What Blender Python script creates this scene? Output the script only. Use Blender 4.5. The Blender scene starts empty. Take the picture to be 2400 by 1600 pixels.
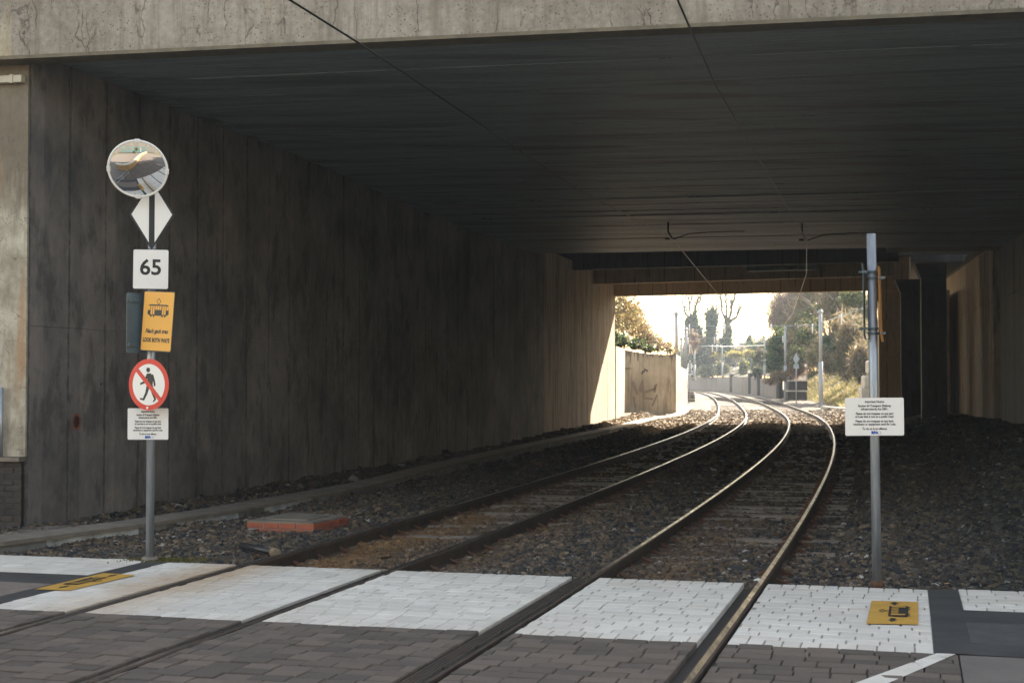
import bpy, math, random
import numpy as np
from mathutils import Vector, Matrix
random.seed(7); rng = np.random.default_rng(7)
S = bpy.context.scene
COL = S.collection

# ------------------------------------------------------------------ camera, light, exposure
F, CX, CY, YH, H = 3400.0, 1200.0, 800.0, 890.0, 1.78
PITCH = math.atan((YH - CY) / F)
cam = bpy.data.cameras.new('camera'); camo = bpy.data.objects.new('camera', cam); COL.objects.link(camo)
cam.sensor_width = 36; cam.lens = F / 2400 * 36; cam.clip_start = 0.1; cam.clip_end = 6000
camo.location = (0, 0, H); camo.rotation_euler = (math.pi / 2 + PITCH, 0, 0)
cam.dof.use_dof = True; cam.dof.focus_distance = 14.5; cam.dof.aperture_fstop = 5.6
S.camera = camo
SUN_AZ, SUN_EL = 32.0, 31.5          # degrees right of +Y, above the horizon
W = bpy.data.worlds.new('World'); S.world = W; W.use_nodes = True
nt = W.node_tree; nt.nodes.clear()
sky = nt.nodes.new('ShaderNodeTexSky'); sky.sky_type = 'NISHITA'; sky.sun_disc = False
sky.sun_elevation = math.radians(SUN_EL); sky.sun_rotation = math.radians(SUN_AZ)
sky.air_density = 1.0; sky.dust_density = 0.4; sky.ozone_density = 1.0
mx = nt.nodes.new('ShaderNodeMix'); mx.data_type = 'RGBA'; mx.blend_type = 'MULTIPLY'
mx.inputs['Factor'].default_value = 1.0; mx.inputs['B'].default_value = (1.24, 0.905, 0.63, 1)
bg = nt.nodes.new('ShaderNodeBackground'); bg.inputs['Strength'].default_value = 0.15
wo = nt.nodes.new('ShaderNodeOutputWorld')
nt.links.new(sky.outputs[0], mx.inputs['A']); nt.links.new(mx.outputs['Result'], bg.inputs[0]); nt.links.new(bg.outputs[0], wo.inputs[0])
sl = bpy.data.lights.new('sun', 'SUN'); sl.energy = 5.0; sl.angle = math.radians(0.5); sl.color = (1.0, 0.88, 0.70)
so = bpy.data.objects.new('sun', sl); COL.objects.link(so)
sd = Vector((math.sin(math.radians(SUN_AZ)) * math.cos(math.radians(SUN_EL)), math.cos(math.radians(SUN_AZ)) * math.cos(math.radians(SUN_EL)), math.sin(math.radians(SUN_EL))))
so.rotation_euler = sd.to_track_quat('Z', 'Y').to_euler(); so.location = (20, 40, 60)
S.view_settings.view_transform = 'Standard'; S.view_settings.look = 'None'
S.view_settings.gamma = 1; S.view_settings.exposure = 2.32
S.view_settings.use_curve_mapping = False

# ------------------------------------------------------------------ geometry helpers
cp, sp = math.cos(PITCH), math.sin(PITCH)
def ray(u, v):
    a, b = (u - CX) / F, (CY - v) / F
    return Vector((a, cp - b * sp, sp + b * cp))
def G(u, v, z=0.0):
    r = ray(u, v); t = (z - H) / r.z
    return Vector((r.x * t, r.y * t, z))
def at(u, v, Y):
    r = ray(u, v); t = Y / r.y
    return Vector((r.x * t, Y, H + r.z * t))

# plan curve of the double track: X(Y) by its slope, s = arc length
KN = [-12, 0, 18, 32, 45, 60, 80, 105, 140, 200, 300, 420]
KS = [.296, .295, .2605, .2385, .215, .189, .1465, .1375, .1245, .095, -.031, -.08]
_Y = np.arange(-14, 420, 0.25); _sl = np.interp(_Y, KN, KS)
_X = np.concatenate([[0], np.cumsum((_sl[1:] + _sl[:-1]) / 2 * 0.25)])
_X += -3.985 - np.interp(0, _Y, _X)
_S = np.concatenate([[0], np.cumsum(np.hypot(np.diff(_X), 0.25))]); _S -= np.interp(0, _Y, _S)
def C(s, c, z=0.0):
    X = np.interp(s, _S, _X); Y = np.interp(s, _S, _Y); k = np.interp(s, _S, _sl)
    n = np.sqrt(1 + k * k)
    return X + c / n, Y - c * k / n, z
def V(s, c, z=0.0):
    a = C(s, c); return Vector((float(a[0]), float(a[1]), z))
def heading(s):
    return -math.atan(float(np.interp(s, _S, _sl)))
def SC(p):
    d = (_X - p[0]) ** 2 + (_Y - p[1]) ** 2; i = int(d.argmin())
    k = _sl[i]; n = math.sqrt(1 + k * k)
    return float(_S[i] + ((p[0] - _X[i]) * k + (p[1] - _Y[i])) / n), float(((p[0] - _X[i]) - (p[1] - _Y[i]) * k) / n)

def link(o, parent=None):
    COL.objects.link(o)
    if parent:
        o.parent = parent
        top = parent
        while top.parent: top = top.parent
        if parent is top: o.matrix_parent_inverse = Matrix.Translation(-top.location)
        elif parent.location.length > 0 or any(parent.rotation_euler):
            o.matrix_parent_inverse = parent.matrix_basis.inverted()
    return o
def thing(name, label, cat, loc=(0, 0, 0), group=None):
    o = bpy.data.objects.new(name, None); COL.objects.link(o); o.location = loc; o.empty_display_size = 0.2
    o['label'] = label; o['category'] = cat
    if group: o['group'] = group
    return o
def tag(o, label, cat, group=None):
    o['label'] = label; o['category'] = cat
    if group: o['group'] = group
    return o
def struct(o, kind='structure'):
    o['kind'] = kind; return o
def grp(root, name):            # a part that is only a node for its pieces
    return link(bpy.data.objects.new(name, None), root)

class MB:
    def __init__(s): s.v = []; s.f = []; s.m = []; s.sm = []
    def add(s, vs, fs, mi=0, smooth=False):
        b = len(s.v); s.v += [tuple(v) for v in vs]; s.f += [tuple(i + b for i in f) for f in fs]
        s.m += [mi] * len(fs); s.sm += [smooth] * len(fs); return s
    def box(s, c, sz, rz=0, mi=0, M=None, ch=0.0):
        x, y, z = sz[0] / 2, sz[1] / 2, sz[2] / 2
        if ch:
            vs = []
            for zz, k in ((-z, ch), (-z + ch, 0), (z - ch, 0), (z, ch)):
                vs += [(-x + k, -y + k, zz), (x - k, -y + k, zz), (x - k, y - k, zz), (-x + k, y - k, zz)]
            fs = [(3, 2, 1, 0), (12, 13, 14, 15)]
            for L in range(3):
                for i in range(4): j = (i + 1) % 4; fs.append((L * 4 + i, L * 4 + j, L * 4 + 4 + j, L * 4 + 4 + i))
        else:
            vs = [(a, b, d) for d in (-z, z) for a, b in ((-x, -y), (x, -y), (x, y), (-x, y))]
            fs = [(3, 2, 1, 0), (4, 5, 6, 7), (0, 1, 5, 4), (1, 2, 6, 5), (2, 3, 7, 6), (3, 0, 4, 7)]
        R = M if M is not None else Matrix.Rotation(rz, 4, 'Z')
        T = Matrix.Translation(Vector(c)) @ R
        return s.add([T @ Vector(v) for v in vs], fs, mi)
    def tube(s, pts, r, n=10, mi=0, cap=True, smooth=True):
        pts = [Vector(p) for p in pts]; rs = r if isinstance(r, (list, tuple)) else [r] * len(pts)
        vs = []; prev = None
        for i, p in enumerate(pts):
            d = (pts[min(i + 1, len(pts) - 1)] - pts[max(i - 1, 0)]).normalized()
            if prev is None:
                a = Vector((0, 0, 1)) if abs(d.z) < .9 else Vector((1, 0, 0)); x = d.cross(a).normalized()
            else: x = (prev - d * prev.dot(d)).normalized()
            prev = x; y = d.cross(x)
            vs += [p + (x * math.cos(2 * math.pi * k / n) + y * math.sin(2 * math.pi * k / n)) * rs[i] for k in range(n)]
        fs = [(i * n + k, i * n + (k + 1) % n, (i + 1) * n + (k + 1) % n, (i + 1) * n + k) for i in range(len(pts) - 1) for k in range(n)]
        s.add(vs, fs, mi, smooth)
        if cap: 
            b = len(s.v) - len(vs)
            s.f += [tuple(b + k for k in range(n))[::-1], tuple(b + (len(pts) - 1) * n + k for k in range(n))]; s.m += [mi, mi]; s.sm += [False, False]
        return s
    def prism(s, poly, z0, z1, M=None, mi=0):      # poly in local xy, thickness along local z
        n = len(poly); M = M or Matrix()
        vs = [M @ Vector((p[0], p[1], z)) for z in (z0, z1) for p in poly]
        return s.add(vs, [tuple(range(n))[::-1], tuple(range(n, 2 * n))] + [(i, (i + 1) % n, n + (i + 1) % n, n + i) for i in range(n)], mi)
    def mesh(s, name, mats):
        me = bpy.data.meshes.new(name); me.from_pydata(s.v, [], s.f)
        for m in (mats if isinstance(mats, (list, tuple)) else [mats]): me.materials.append(m)
        me.polygons.foreach_set('material_index', s.m); me.polygons.foreach_set('use_smooth', s.sm); me.update(); return me
    def build(s, name, mats, parent=None):
        return link(bpy.data.objects.new(name, s.mesh(name, mats)), parent)

def np_mesh(name, verts, faces, mat, cols=None, smooth=False):
    me = bpy.data.meshes.new(name); nv, nf, k = len(verts), len(faces), faces.shape[1]
    me.vertices.add(nv); me.vertices.foreach_set('co', verts.astype(np.float32).ravel())
    me.loops.add(nf * k); me.loops.foreach_set('vertex_index', faces.astype(np.int32).ravel())
    me.polygons.add(nf); me.polygons.foreach_set('loop_start', (np.arange(nf) * k).astype(np.int32))
    me.polygons.foreach_set('use_smooth', np.full(nf, smooth))
    if cols is not None:
        a = me.color_attributes.new('tint', 'FLOAT_COLOR', 'POINT')
        a.data.foreach_set('color', np.concatenate([cols, np.ones((nv, 1))], 1).astype(np.float32).ravel())
    me.materials.append(mat); me.update(calc_edges=True); me.validate(); return me

# ------------------------------------------------------------------ materials
class N:
    def __init__(s, name):
        s.m = bpy.data.materials.new(name); s.m.use_nodes = True; s.t = s.m.node_tree
        s.b = s.t.nodes['Principled BSDF']; s.o = s.t.nodes['Material Output']
        s.geo = None
    def n(s, typ, **kw):
        x = s.t.nodes.new('ShaderNode' + typ)
        for k, v in kw.items():
            if k in x.inputs.keys() and not hasattr(x, k): s.set(x.inputs[k], v)
            else: setattr(x, k, v)
        return x
    def set(s, inp, v):
        if hasattr(v, 'links') or isinstance(v, bpy.types.NodeSocket): s.t.links.new(v, inp)
        else: inp.default_value = v
    def pos(s, scale=(1, 1, 1), obj=False, rnd=False):
        tc = s.n('TexCoord'); m = s.n('Mapping'); s.t.links.new(tc.outputs['Object'], m.inputs[0]); m.inputs['Scale'].default_value = scale
        if rnd:
            oi = s.n('ObjectInfo'); mu = s.n('Math', operation='MULTIPLY'); s.set(mu.inputs[0], oi.outputs['Random']); mu.inputs[1].default_value = 57.0
            s.t.links.new(mu.outputs[0], m.inputs['Location'])
        return m.outputs[0]
    def noise(s, vec, scale=5, detail=4, rough=.6, dist=0):
        x = s.n('TexNoise'); s.set(x.inputs['Vector'], vec); x.inputs['Scale'].default_value = scale; x.inputs['Detail'].default_value = detail
        x.inputs['Roughness'].default_value = rough; x.inputs['Distortion'].default_value = dist; return x.outputs['Fac']
    def voro(s, vec, scale, feature='F1'):
        x = s.n('TexVoronoi', feature=feature); s.set(x.inputs['Vector'], vec); x.inputs['Scale'].default_value = scale; return x
    def ramp(s, fac, stops, interp='LINEAR'):
        x = s.n('ValToRGB'); s.set(x.inputs[0], fac); e = x.color_ramp; e.interpolation = interp
        while len(e.elements) < len(stops): e.elements.new(.5)
        for el, (p, c) in zip(e.elements, stops):
            el.position = p; el.color = (c, c, c, 1) if not isinstance(c, (tuple, list)) else (*c, 1)
        return x.outputs[0]
    def math(s, op, a, b=0.0, c=None, clamp=False):
        x = s.n('Math', operation=op, use_clamp=clamp); s.set(x.inputs[0], a); s.set(x.inputs[1], b)
        if c is not None: s.set(x.inputs[2], c)
        return x.outputs[0]
    def mix(s, fac, a, b, blend='MIX'):
        x = s.n('Mix', data_type='RGBA', blend_type=blend); s.set(x.inputs['Factor'], fac)
        s.set(x.inputs['A'], (*a, 1) if isinstance(a, tuple) and len(a) == 3 else a); s.set(x.inputs['B'], (*b, 1) if isinstance(b, tuple) and len(b) == 3 else b)
        return x.outputs['Result']
    def dot(s, vec, d):
        x = s.n('VectorMath', operation='DOT_PRODUCT'); s.set(x.inputs[0], vec); x.inputs[1].default_value = d; return x.outputs['Value']
    def bump(s, h, strength=.5, dist=.01):
        x = s.n('Bump'); s.set(x.inputs['Height'], h); x.inputs['Strength'].default_value = strength; x.inputs['Distance'].default_value = dist
        s.t.links.new(x.outputs[0], s.b.inputs['Normal']); return x
    def out(s, col, rough=.8, metal=0.0, spec=None):
        s.set(s.b.inputs['Base Color'], (*col, 1) if isinstance(col, tuple) else col); s.set(s.b.inputs['Roughness'], rough); s.set(s.b.inputs['Metallic'], metal)
        if spec is not None: s.b.inputs['Specular IOR Level'].default_value = spec
        return s.m

def simple(name, a, b=None, scale=8, rough=.7, metal=0.0, bump=.2, bscale=60, stretch=(1, 1, 1), rnd=False, bd=.004):
    n = N(name); b = b or tuple(x * .6 for x in a)
    p = n.pos(stretch, rnd=rnd); f = n.noise(p, scale, 6, .65)
    n.bump(n.noise(p, bscale, 3), bump, bd)
    return n.out(n.ramp(f, [(.3, b), (.7, a)]), rough, metal)

TD = (math.sin(math.atan(.2409)), math.cos(math.atan(.2409)), 0)       # along the underpass
def boards(name, light, dark, width=.1, direction=TD, rough=.85, tone=.35, stain=None, vert=True, streak=.45, lines=.6, sts=(2.2, 2.2, .25), stops=(.42, .72), objr=0.0):
    n = N(name); p = n.pos(); d = n.dot(p, direction)
    w = n.math('DIVIDE', d, width); fl = n.math('FLOOR', w); fr = n.math('SUBTRACT', w, fl)
    wn = n.n('TexWhiteNoise', noise_dimensions='1D'); n.set(wn.inputs['W'], fl)
    st = n.noise(n.pos((3, 3, .35) if vert else (.25, 3, 3)), 2.5, 6, .65)
    big = n.noise(p, .55, 5, .6)
    mot = n.noise(n.pos((1, 1, .6) if vert else (.22, 1.6, 1)), 5, 8, .7)
    f = n.math('ADD', n.math('MULTIPLY', st, streak), n.math('MULTIPLY', mot, .35))
    f = n.math('ADD', f, n.math('MULTIPLY', big, .80 - streak)); f = n.math('ADD', f, n.math('MULTIPLY', wn.outputs[0], tone * .3))
    if objr: f = n.math('ADD', f, n.math('MULTIPLY', n.math('SUBTRACT', n.n('ObjectInfo').outputs['Random'], .5), objr))
    col = n.ramp(f, [(stops[0], dark), (stops[1], light)])
    edge = n.math('LESS_THAN', fr, .07)
    line = n.math('MULTIPLY', edge, n.math('GREATER_THAN', n.noise(n.pos((8, 8, 1)), 1.2, 2), .48))
    col = n.mix(n.math('MULTIPLY', line, lines), col, tuple(x * .35 for x in dark))
    if stain:
        sm = n.ramp(n.noise(n.pos(sts), 1.3, 6, .7), [(.52, 0.0), (.62, 1.0)])
        col = n.mix(n.math('MULTIPLY', sm, .6), col, stain)
    h = n.math('ADD', n.math('MULTIPLY', wn.outputs[0], .6), n.math('MULTIPLY', n.noise(p, 40, 5, .7), .5))
    h = n.math('SUBTRACT', h, n.math('MULTIPLY', edge, .8))
    n.bump(h, .6, .006)
    return n.out(col, rough)

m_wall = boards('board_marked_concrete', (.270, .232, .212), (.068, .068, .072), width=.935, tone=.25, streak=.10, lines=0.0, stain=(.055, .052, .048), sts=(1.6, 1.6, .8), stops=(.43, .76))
m_wallr = boards('shaded_board_concrete', (.085, .078, .072), (.026, .027, .029), stain=(.022, .021, .021))  # darker copy of the board concrete, shade put into its colour
m_wallf = boards('lit_end_board_concrete', (.54, .45, .34), (.32, .26, .19), width=.155, streak=.3, tone=.5, lines=.7, stain=(.14, .11, .085))  # far-end panels: light from the opening put into a paler colour
m_beamd = boards('shaded_beam_concrete', (.10, .098, .10), (.05, .05, .054), width=.6, direction=(.97, -.24, 0), tone=.2)  # darker copy of the beam concrete, the first beam's shade painted in
m_wallc = boards('outer_concrete', (.33, .285, .215), (.22, .19, .14), stain=(.15, .125, .09), streak=.2, lines=.3)
m_soffit = boards('soffit_concrete', (.225, .285, .31), (.115, .152, .168), width=.15, vert=False, tone=.9, stain=(.055, .06, .062), sts=(.18, 1.4, 1), rough=.5, objr=.16, lines=.8)
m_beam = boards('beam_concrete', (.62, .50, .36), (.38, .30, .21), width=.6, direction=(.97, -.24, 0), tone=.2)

def fascia_mat():
    n = N('weathered_fascia_concrete'); p = n.pos()
    big = n.noise(n.pos((.5, .5, 1)), 1.1, 6, .62); fine = n.noise(p, 14, 6, .7)
    f = n.math('ADD', n.math('MULTIPLY', big, .6), n.math('MULTIPLY', fine, .4))
    col = n.ramp(f, [(.36, (.135, .113, .09)), (.5, (.25, .218, .182)), (.66, (.37, .335, .285))])
    pits = n.math('MULTIPLY', n.ramp(n.voro(p, 21).outputs['Distance'], [(.14, 1.0), (.26, 0.0)]), n.ramp(n.noise(n.pos((1.4, 1.4, .5)), 1.6, 4), [(.40, 0.0), (.52, 1.0)]))
    col = n.mix(n.math('MULTIPLY', pits, .75), col, (.05, .045, .04))
    wv = n.n('VectorMath', operation='ADD'); n.set(wv.inputs[0], n.pos((2.4, 2.4, .22)))
    nz = n.n('TexNoise'); n.set(nz.inputs['Vector'], p); nz.inputs['Scale'].default_value = 3.5; nz.inputs['Detail'].default_value = 5
    sc = n.n('VectorMath', operation='SCALE'); n.set(sc.inputs[0], nz.outputs['Color']); sc.inputs['Scale'].default_value = .38; n.set(wv.inputs[1], sc.outputs[0])
    stk = n.ramp(n.noise(n.pos((5, 5, .35)), 1.6, 6, .7), [(.48, 0.0), (.66, 1.0)])
    col = n.mix(n.math('MULTIPLY', stk, .55), col, (.13, .105, .085))
    cr = n.voro(wv.outputs[0], 1.25, 'DISTANCE_TO_EDGE').outputs['Distance']
    crm = n.math('MULTIPLY', n.ramp(cr, [(.004, 1.0), (.018, 0.0)]), n.ramp(n.noise(p, 1.9, 3), [(.47, 0.0), (.56, 1.0)]))
    col = n.mix(n.math('MULTIPLY', crm, .7), col, (.05, .042, .035))
    ocr = n.ramp(n.noise(n.pos((1.3, 1.3, .12)), .9, 3), [(.62, 0.0), (.7, 1.0)])
    col = n.mix(n.math('MULTIPLY', ocr, .5), col, (.46, .37, .22))
    n.bump(n.math('SUBTRACT', fine, n.math('ADD', crm, pits)), .5, .01)
    return n.out(col, .9)
m_fascia = fascia_mat()

def wing_mat():
    n = N('crazed_wing_concrete'); p = n.pos()
    f = n.noise(p, 2.2, 7, .65)
    col = n.ramp(f, [(.38, (.30, .26, .20)), (.62, (.50, .455, .37))])
    nz = n.n('TexNoise'); n.set(nz.inputs['Vector'], p); nz.inputs['Scale'].default_value = 6
    sc = n.n('VectorMath', operation='SCALE'); n.set(sc.inputs[0], nz.outputs['Color']); sc.inputs['Scale'].default_value = .22
    wv = n.n('VectorMath', operation='ADD'); n.set(wv.inputs[0], p); n.set(wv.inputs[1], sc.outputs[0])
    cr = n.voro(wv.outputs[0], 5.0, 'DISTANCE_TO_EDGE').outputs['Distance']
    crm = n.math('MULTIPLY', n.ramp(cr, [(.003, 1.0), (.022, 0.0)]), n.ramp(n.noise(p, 3.2, 5), [(.44, 0.0), (.56, 1.0)]))
    col = n.mix(n.ramp(n.noise(n.pos((3, 3, 1)), 3, 7, .75), [(.48, 0.0), (.7, .6)]), col, (.15, .12, .09))
    col = n.mix(n.math('MULTIPLY', crm, .65), col, (.06, .05, .04))
    sx = n.n('SeparateXYZ'); n.set(sx.inputs[0], p)
    top = n.math('MULTIPLY', n.ramp(n.math('ADD', n.math('MULTIPLY', sx.outputs['Z'], .1), n.math('MULTIPLY', n.noise(n.pos((3, 3, .5)), 2, 5), .25)), [(.50, 0.0), (.58, 1.0)]), .8)
    col = n.mix(top, col, (.11, .085, .06))
    ru = n.ramp(n.noise(n.pos((4, 4, .25)), 1.3, 3), [(.56, 0.0), (.66, 1.0)])
    col = n.mix(n.math('MULTIPLY', ru, .55), col, (.36, .17, .06))
    n.bump(n.math('SUBTRACT', n.noise(p, 30, 4), crm), .4, .008)
    return n.out(col, .9)
m_wing = wing_mat()

def block_mat(name, a, b, paint=False):
    n = N(name); p = n.pos(rnd=True); g = n.n('NewGeometry').outputs['Position']; oi = n.n('ObjectInfo').outputs['Random']
    f = n.math('ADD', n.math('MULTIPLY', n.noise(p, 9, 6, .7), .55), n.math('MULTIPLY', oi, .45))
    col = n.ramp(f, [(.25, b), (.75, a)])
    worn = n.noise(g, 2.0, 6, .7)
    if paint:
        wm = n.ramp(n.math('ADD', n.math('MULTIPLY', worn, .6), n.math('MULTIPLY', n.noise(g, 45, 5, .75), .4)), [(.572, 0.0), (.63, 1.0)])
        col = n.mix(n.math('MULTIPLY', wm, .7), col, (.26, .215, .18))
        strk = n.ramp(n.noise(n.n('Mapping', Scale=(1, 1, 1)).outputs[0], 1), [(0.0, 0.0), (1.0, 0.0)])
        dirt = n.ramp(n.noise(g, .55, 6, .7), [(.40, 1.0), (.62, 0.0)])
        col = n.mix(n.math('MULTIPLY', dirt, .32), col, (.40, .36, .32))
        sg = n.ramp(n.noise(g, .9, 4), [(.5, 0.0), (.68, 1.0)])
        col = n.mix(n.math('MULTIPLY', sg, .22), col, (.50, .40, .28))
        pA, pB = V(9.5, -2.45), V(13.5, -2.45); dd = (pB - pA).normalized(); nn_ = (dd.y, -dd.x, 0)
        ds = n.math('ABSOLUTE', n.math('SUBTRACT', n.dot(g, nn_), pA.dot(Vector(nn_))))
        al = n.ramp(n.math('SUBTRACT', n.dot(g, tuple(dd)), pA.dot(dd)), [(0.0, .25), (1.0, 1.0)])
        al = n.math('MULTIPLY', n.math('DIVIDE', n.math('SUBTRACT', n.dot(g, tuple(dd)), pA.dot(dd)), 3.2), 1.0, clamp=True)
        ru = n.math('MULTIPLY', n.ramp(n.math('ADD', ds, n.math('MULTIPLY', n.math('SUBTRACT', worn, .5), -.9)), [(.05, 1.0), (.62, 0.0)]), n.math('ADD', n.math('MULTIPLY', al, .62), .12))
        col = n.mix(ru, col, (.40, .245, .11))
        rough = .75
    else:
        col = n.mix(n.ramp(worn, [(.5, 0.0), (.75, .6)]), col, (.075, .062, .055))
        sp_ = n.ramp(n.voro(g, 9).outputs['Distance'], [(.045, 1.0), (.06, 0.0)])
        rough = .8
    n.bump(n.noise(p, 70, 5, .75), .55, .003)
    return n.out(col, rough)
m_white = block_mat('worn_white_paint_block', (.735, .68, .605), (.60, .55, .485), True)
m_brown = block_mat('brown_paving_block', (.142, .109, .085), (.066, .052, .042))
m_joint = simple('dark_joint_sand', (.035, .028, .024), (.018, .015, .013), 20)
m_jointw = simple('painted_joint', (.36, .32, .28), (.20, .17, .145), 9, bscale=40)
m_asph = simple('smooth_pavement', (.15, .128, .112), (.105, .09, .08), 3, .85, bump=.5, bscale=150)
m_strip = simple('dark_rubber_strip', (.055, .053, .052), (.020, .020, .021), 3, .7, bscale=90)
m_tact = simple('ribbed_tactile_paving', (.20, .155, .13), (.12, .095, .08), 8)
m_tactd = simple('dark_tactile_paving', (.06, .058, .055), (.035, .034, .033), 8)
m_yell = simple('yellow_road_paint', (.56, .31, .045), (.44, .24, .035), 5, .7, bscale=50)
m_black = simple('black_sign_print', (.014, .015, .018), (.010, .011, .013), 5, .5, bump=0)
def rail_top():
    n = N('polished_rail_head'); p = n.pos()
    st = n.noise(n.pos((6, .6, 1)), 3, 4)
    return n.out(n.ramp(st, [(.35, (.17, .145, .13)), (.65, (.42, .40, .385))]), n.ramp(st, [(.3, .42), (.7, .24)]), 1.0)
m_railtop = rail_top()
m_rail = simple('rusty_rail_side', (.085, .058, .042), (.035, .028, .025), 5, .75, .3, bump=.5, bscale=40)
m_rust = simple('rusty_clip', (.16, .07, .035), (.06, .03, .02), 30, .8, .2)
m_sleeper = simple('concrete_sleeper', (.30, .24, .19), (.15, .115, .088), 6, .85, bump=.5, rnd=True)
m_galv = simple('galvanised_steel', (.42, .44, .47), (.24, .26, .29), 5, .45, .65, bump=.15, bscale=80, stretch=(6, 6, .6))
m_galvd = simple('dull_sign_back', (.13, .17, .19), (.09, .12, .14), 4, .5, .3)
m_polew = simple('pale_grey_pole_paint', (.40, .40, .41), (.30, .30, .32), 1.5, .5, .1, stretch=(3, 3, .5))
m_signw = simple('white_sign_face', (.80, .775, .75), (.74, .715, .69), 2, .4, bump=0)
m_signy = simple('amber_sign_face', (.74, .35, .03), (.68, .32, .025), 2, .4, bump=0)
m_signr = simple('red_sign_print', (.62, .02, .012), (.56, .018, .010), 3, .4, bump=0)
m_signb = simple('blue_logo_print', (.02, .09, .42), (.02, .08, .38), 3, .4, bump=0)
m_ink = simple('dark_lettering', (.03, .028, .035), (.02, .02, .025), 3, .6, bump=0)
m_wire = simple('dark_contact_wire', (.016, .014, .013), (.010, .009, .009), 5, .32, 0.0)
m_ins = simple('dark_insulator', (.035, .03, .032), (.02, .02, .02), 9, .4)
m_conduit = simple('cream_trunking', (.52, .47, .38), (.40, .36, .29), 4, .6)
m_brickd = simple('dark_damp_brick', (.06, .045, .04), (.022, .02, .022), 6, .9, rnd=True, bump=.5)
m_brickr = simple('orange_red_brick', (.38, .105, .055), (.22, .06, .035), 7, .85, rnd=True, bump=.5)
m_mortar = simple('pale_mortar', (.33, .30, .27), (.18, .16, .15), 12, .95)
m_slab = simple('aged_concrete_slab', (.23, .195, .155), (.12, .10, .085), 3, .9, rnd=True, bump=.5)
m_side = simple('trough_side_concrete', (.26, .25, .235), (.10, .095, .09), 2.2, .85, stretch=(1, 1, .6), rnd=True)
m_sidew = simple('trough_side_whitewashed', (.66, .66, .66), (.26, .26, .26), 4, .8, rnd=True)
m_black_r = simple('black_pipe_plastic', (.03, .03, .034), None, 5, .4)
m_tan = simple('tan_pipe_end', (.30, .22, .14), None, 8, .8)
m_terra = simple('terracotta_pipe', (.30, .10, .06), (.16, .06, .045), 12, .8)
m_chalk = simple('pale_roadside_concrete', (.55, .50, .42), (.36, .32, .26), 3, .9)
def vcol(name, rough=.85, transl=0.0, spec=.3):
    n = N(name); a = n.n('VertexColor', layer_name='tint').outputs['Color']
    if transl:
        n.out(a, rough, 0, spec); t = n.n('BsdfTranslucent'); n.set(t.inputs[0], a); m = n.n('MixShader'); m.inputs[0].default_value = transl
        n.t.links.new(n.b.outputs[0], m.inputs[1]); n.t.links.new(t.outputs[0], m.inputs[2]); n.t.links.new(m.outputs[0], n.o.inputs[0]); return n.m
    p = n.pos(); c = n.mix(.5, a, n.ramp(n.noise(p, 60, 3), [(.3, .45), (.7, 1.4)]), 'MULTIPLY'); return n.out(c, rough, 0, spec)
m_stone = vcol('crushed_stone', .85)
m_leaf = vcol('leaves', .55, .45)
m_twig = vcol('twigs', .85, 0.1)
def ground_mat():
    n = N('ballast_ground'); g = n.pos(); v = n.voro(g, 16); col = n.ramp(v.outputs['Color'], [(.2, (.05, .042, .036)), (.55, (.15, .12, .095)), (.9, (.30, .245, .195))])
    col = n.mix(n.ramp(n.noise(g, .8, 4), [(.45, 0.0), (.7, .6)]), col, (.16, .10, .055), 'MIX')
    n.bump(v.outputs['Distance'], 1.0, .04); return n.out(col, .9)
m_ballast = ground_mat()
m_earth = simple('embankment_earth', (.12, .10, .055), (.05, .045, .03), 1.2, .95, bump=.8, bscale=8, bd=.05)
m_bark = simple('dark_bark', (.09, .07, .055), (.04, .032, .026), 6, .95, bump=.8, bscale=25)
m_branch = simple('pale_bare_bark', (.24, .19, .15), (.12, .09, .07), 4, .95)

def prock():
    n = N('road_blocks'); p = n.pos(); b = n.n('TexBrick'); n.set(b.inputs['Vector'], p)
    b.inputs['Color1'].default_value = (.165, .135, .118, 1); b.inputs['Color2'].default_value = (.12, .10, .088, 1); b.inputs['Mortar'].default_value = (.03, .025, .022, 1)
    b.inputs['Scale'].default_value = 1; b.inputs['Mortar Size'].default_value = .012; b.inputs['Brick Width'].default_value = .42; b.inputs['Row Height'].default_value = .31
    n.bump(b.outputs['Fac'], .4, -.01); return n.out(b.outputs['Color'], .8)
m_road = prock()

# ------------------------------------------------------------------ ground, crossing, road
RC = [-2.45, -0.965, 0.95, 2.46]           # rail centre offsets
sFar = 0.5 * (SC(G(1336, 1355))[0] + SC(G(2177, 1375))[0]); sNear = 0.5 * (SC(G(1134, 1480))[0] + SC(G(2190, 1527))[0])
cStrip = SC(G(33, 1405))[1]; cStripO = SC(G(0, 1396))[1]; cR = SC(G(2190, 1527))[1]; cRO = SC(G(2257, 1426))[1]
print('cross', sNear, sFar, cStripO, cStrip, cR, cRO)
def sheet(name, s0, s1, c0, c1, z, m, ns=2, parent=None):
    mb = MB(); ss = np.linspace(s0, s1, ns)
    vs = [V(s, c, z) for s in ss for c in (c0, c1)]
    return mb.add(vs, [(2 * i, 2 * i + 1, 2 * i + 3, 2 * i + 2) for i in range(ns - 1)]).build(name, m, parent)
gm = MB().add([(-3000, -3000, -.6), (3000, -3000, -.6), (3000, 3000, -.6), (-3000, 3000, -.6)], [(0, 1, 2, 3)])
struct(gm.build('ground', m_earth))
struct(sheet('road_bed', -13, sFar - .01, -14, 14, -.05, m_joint, 12))

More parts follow.
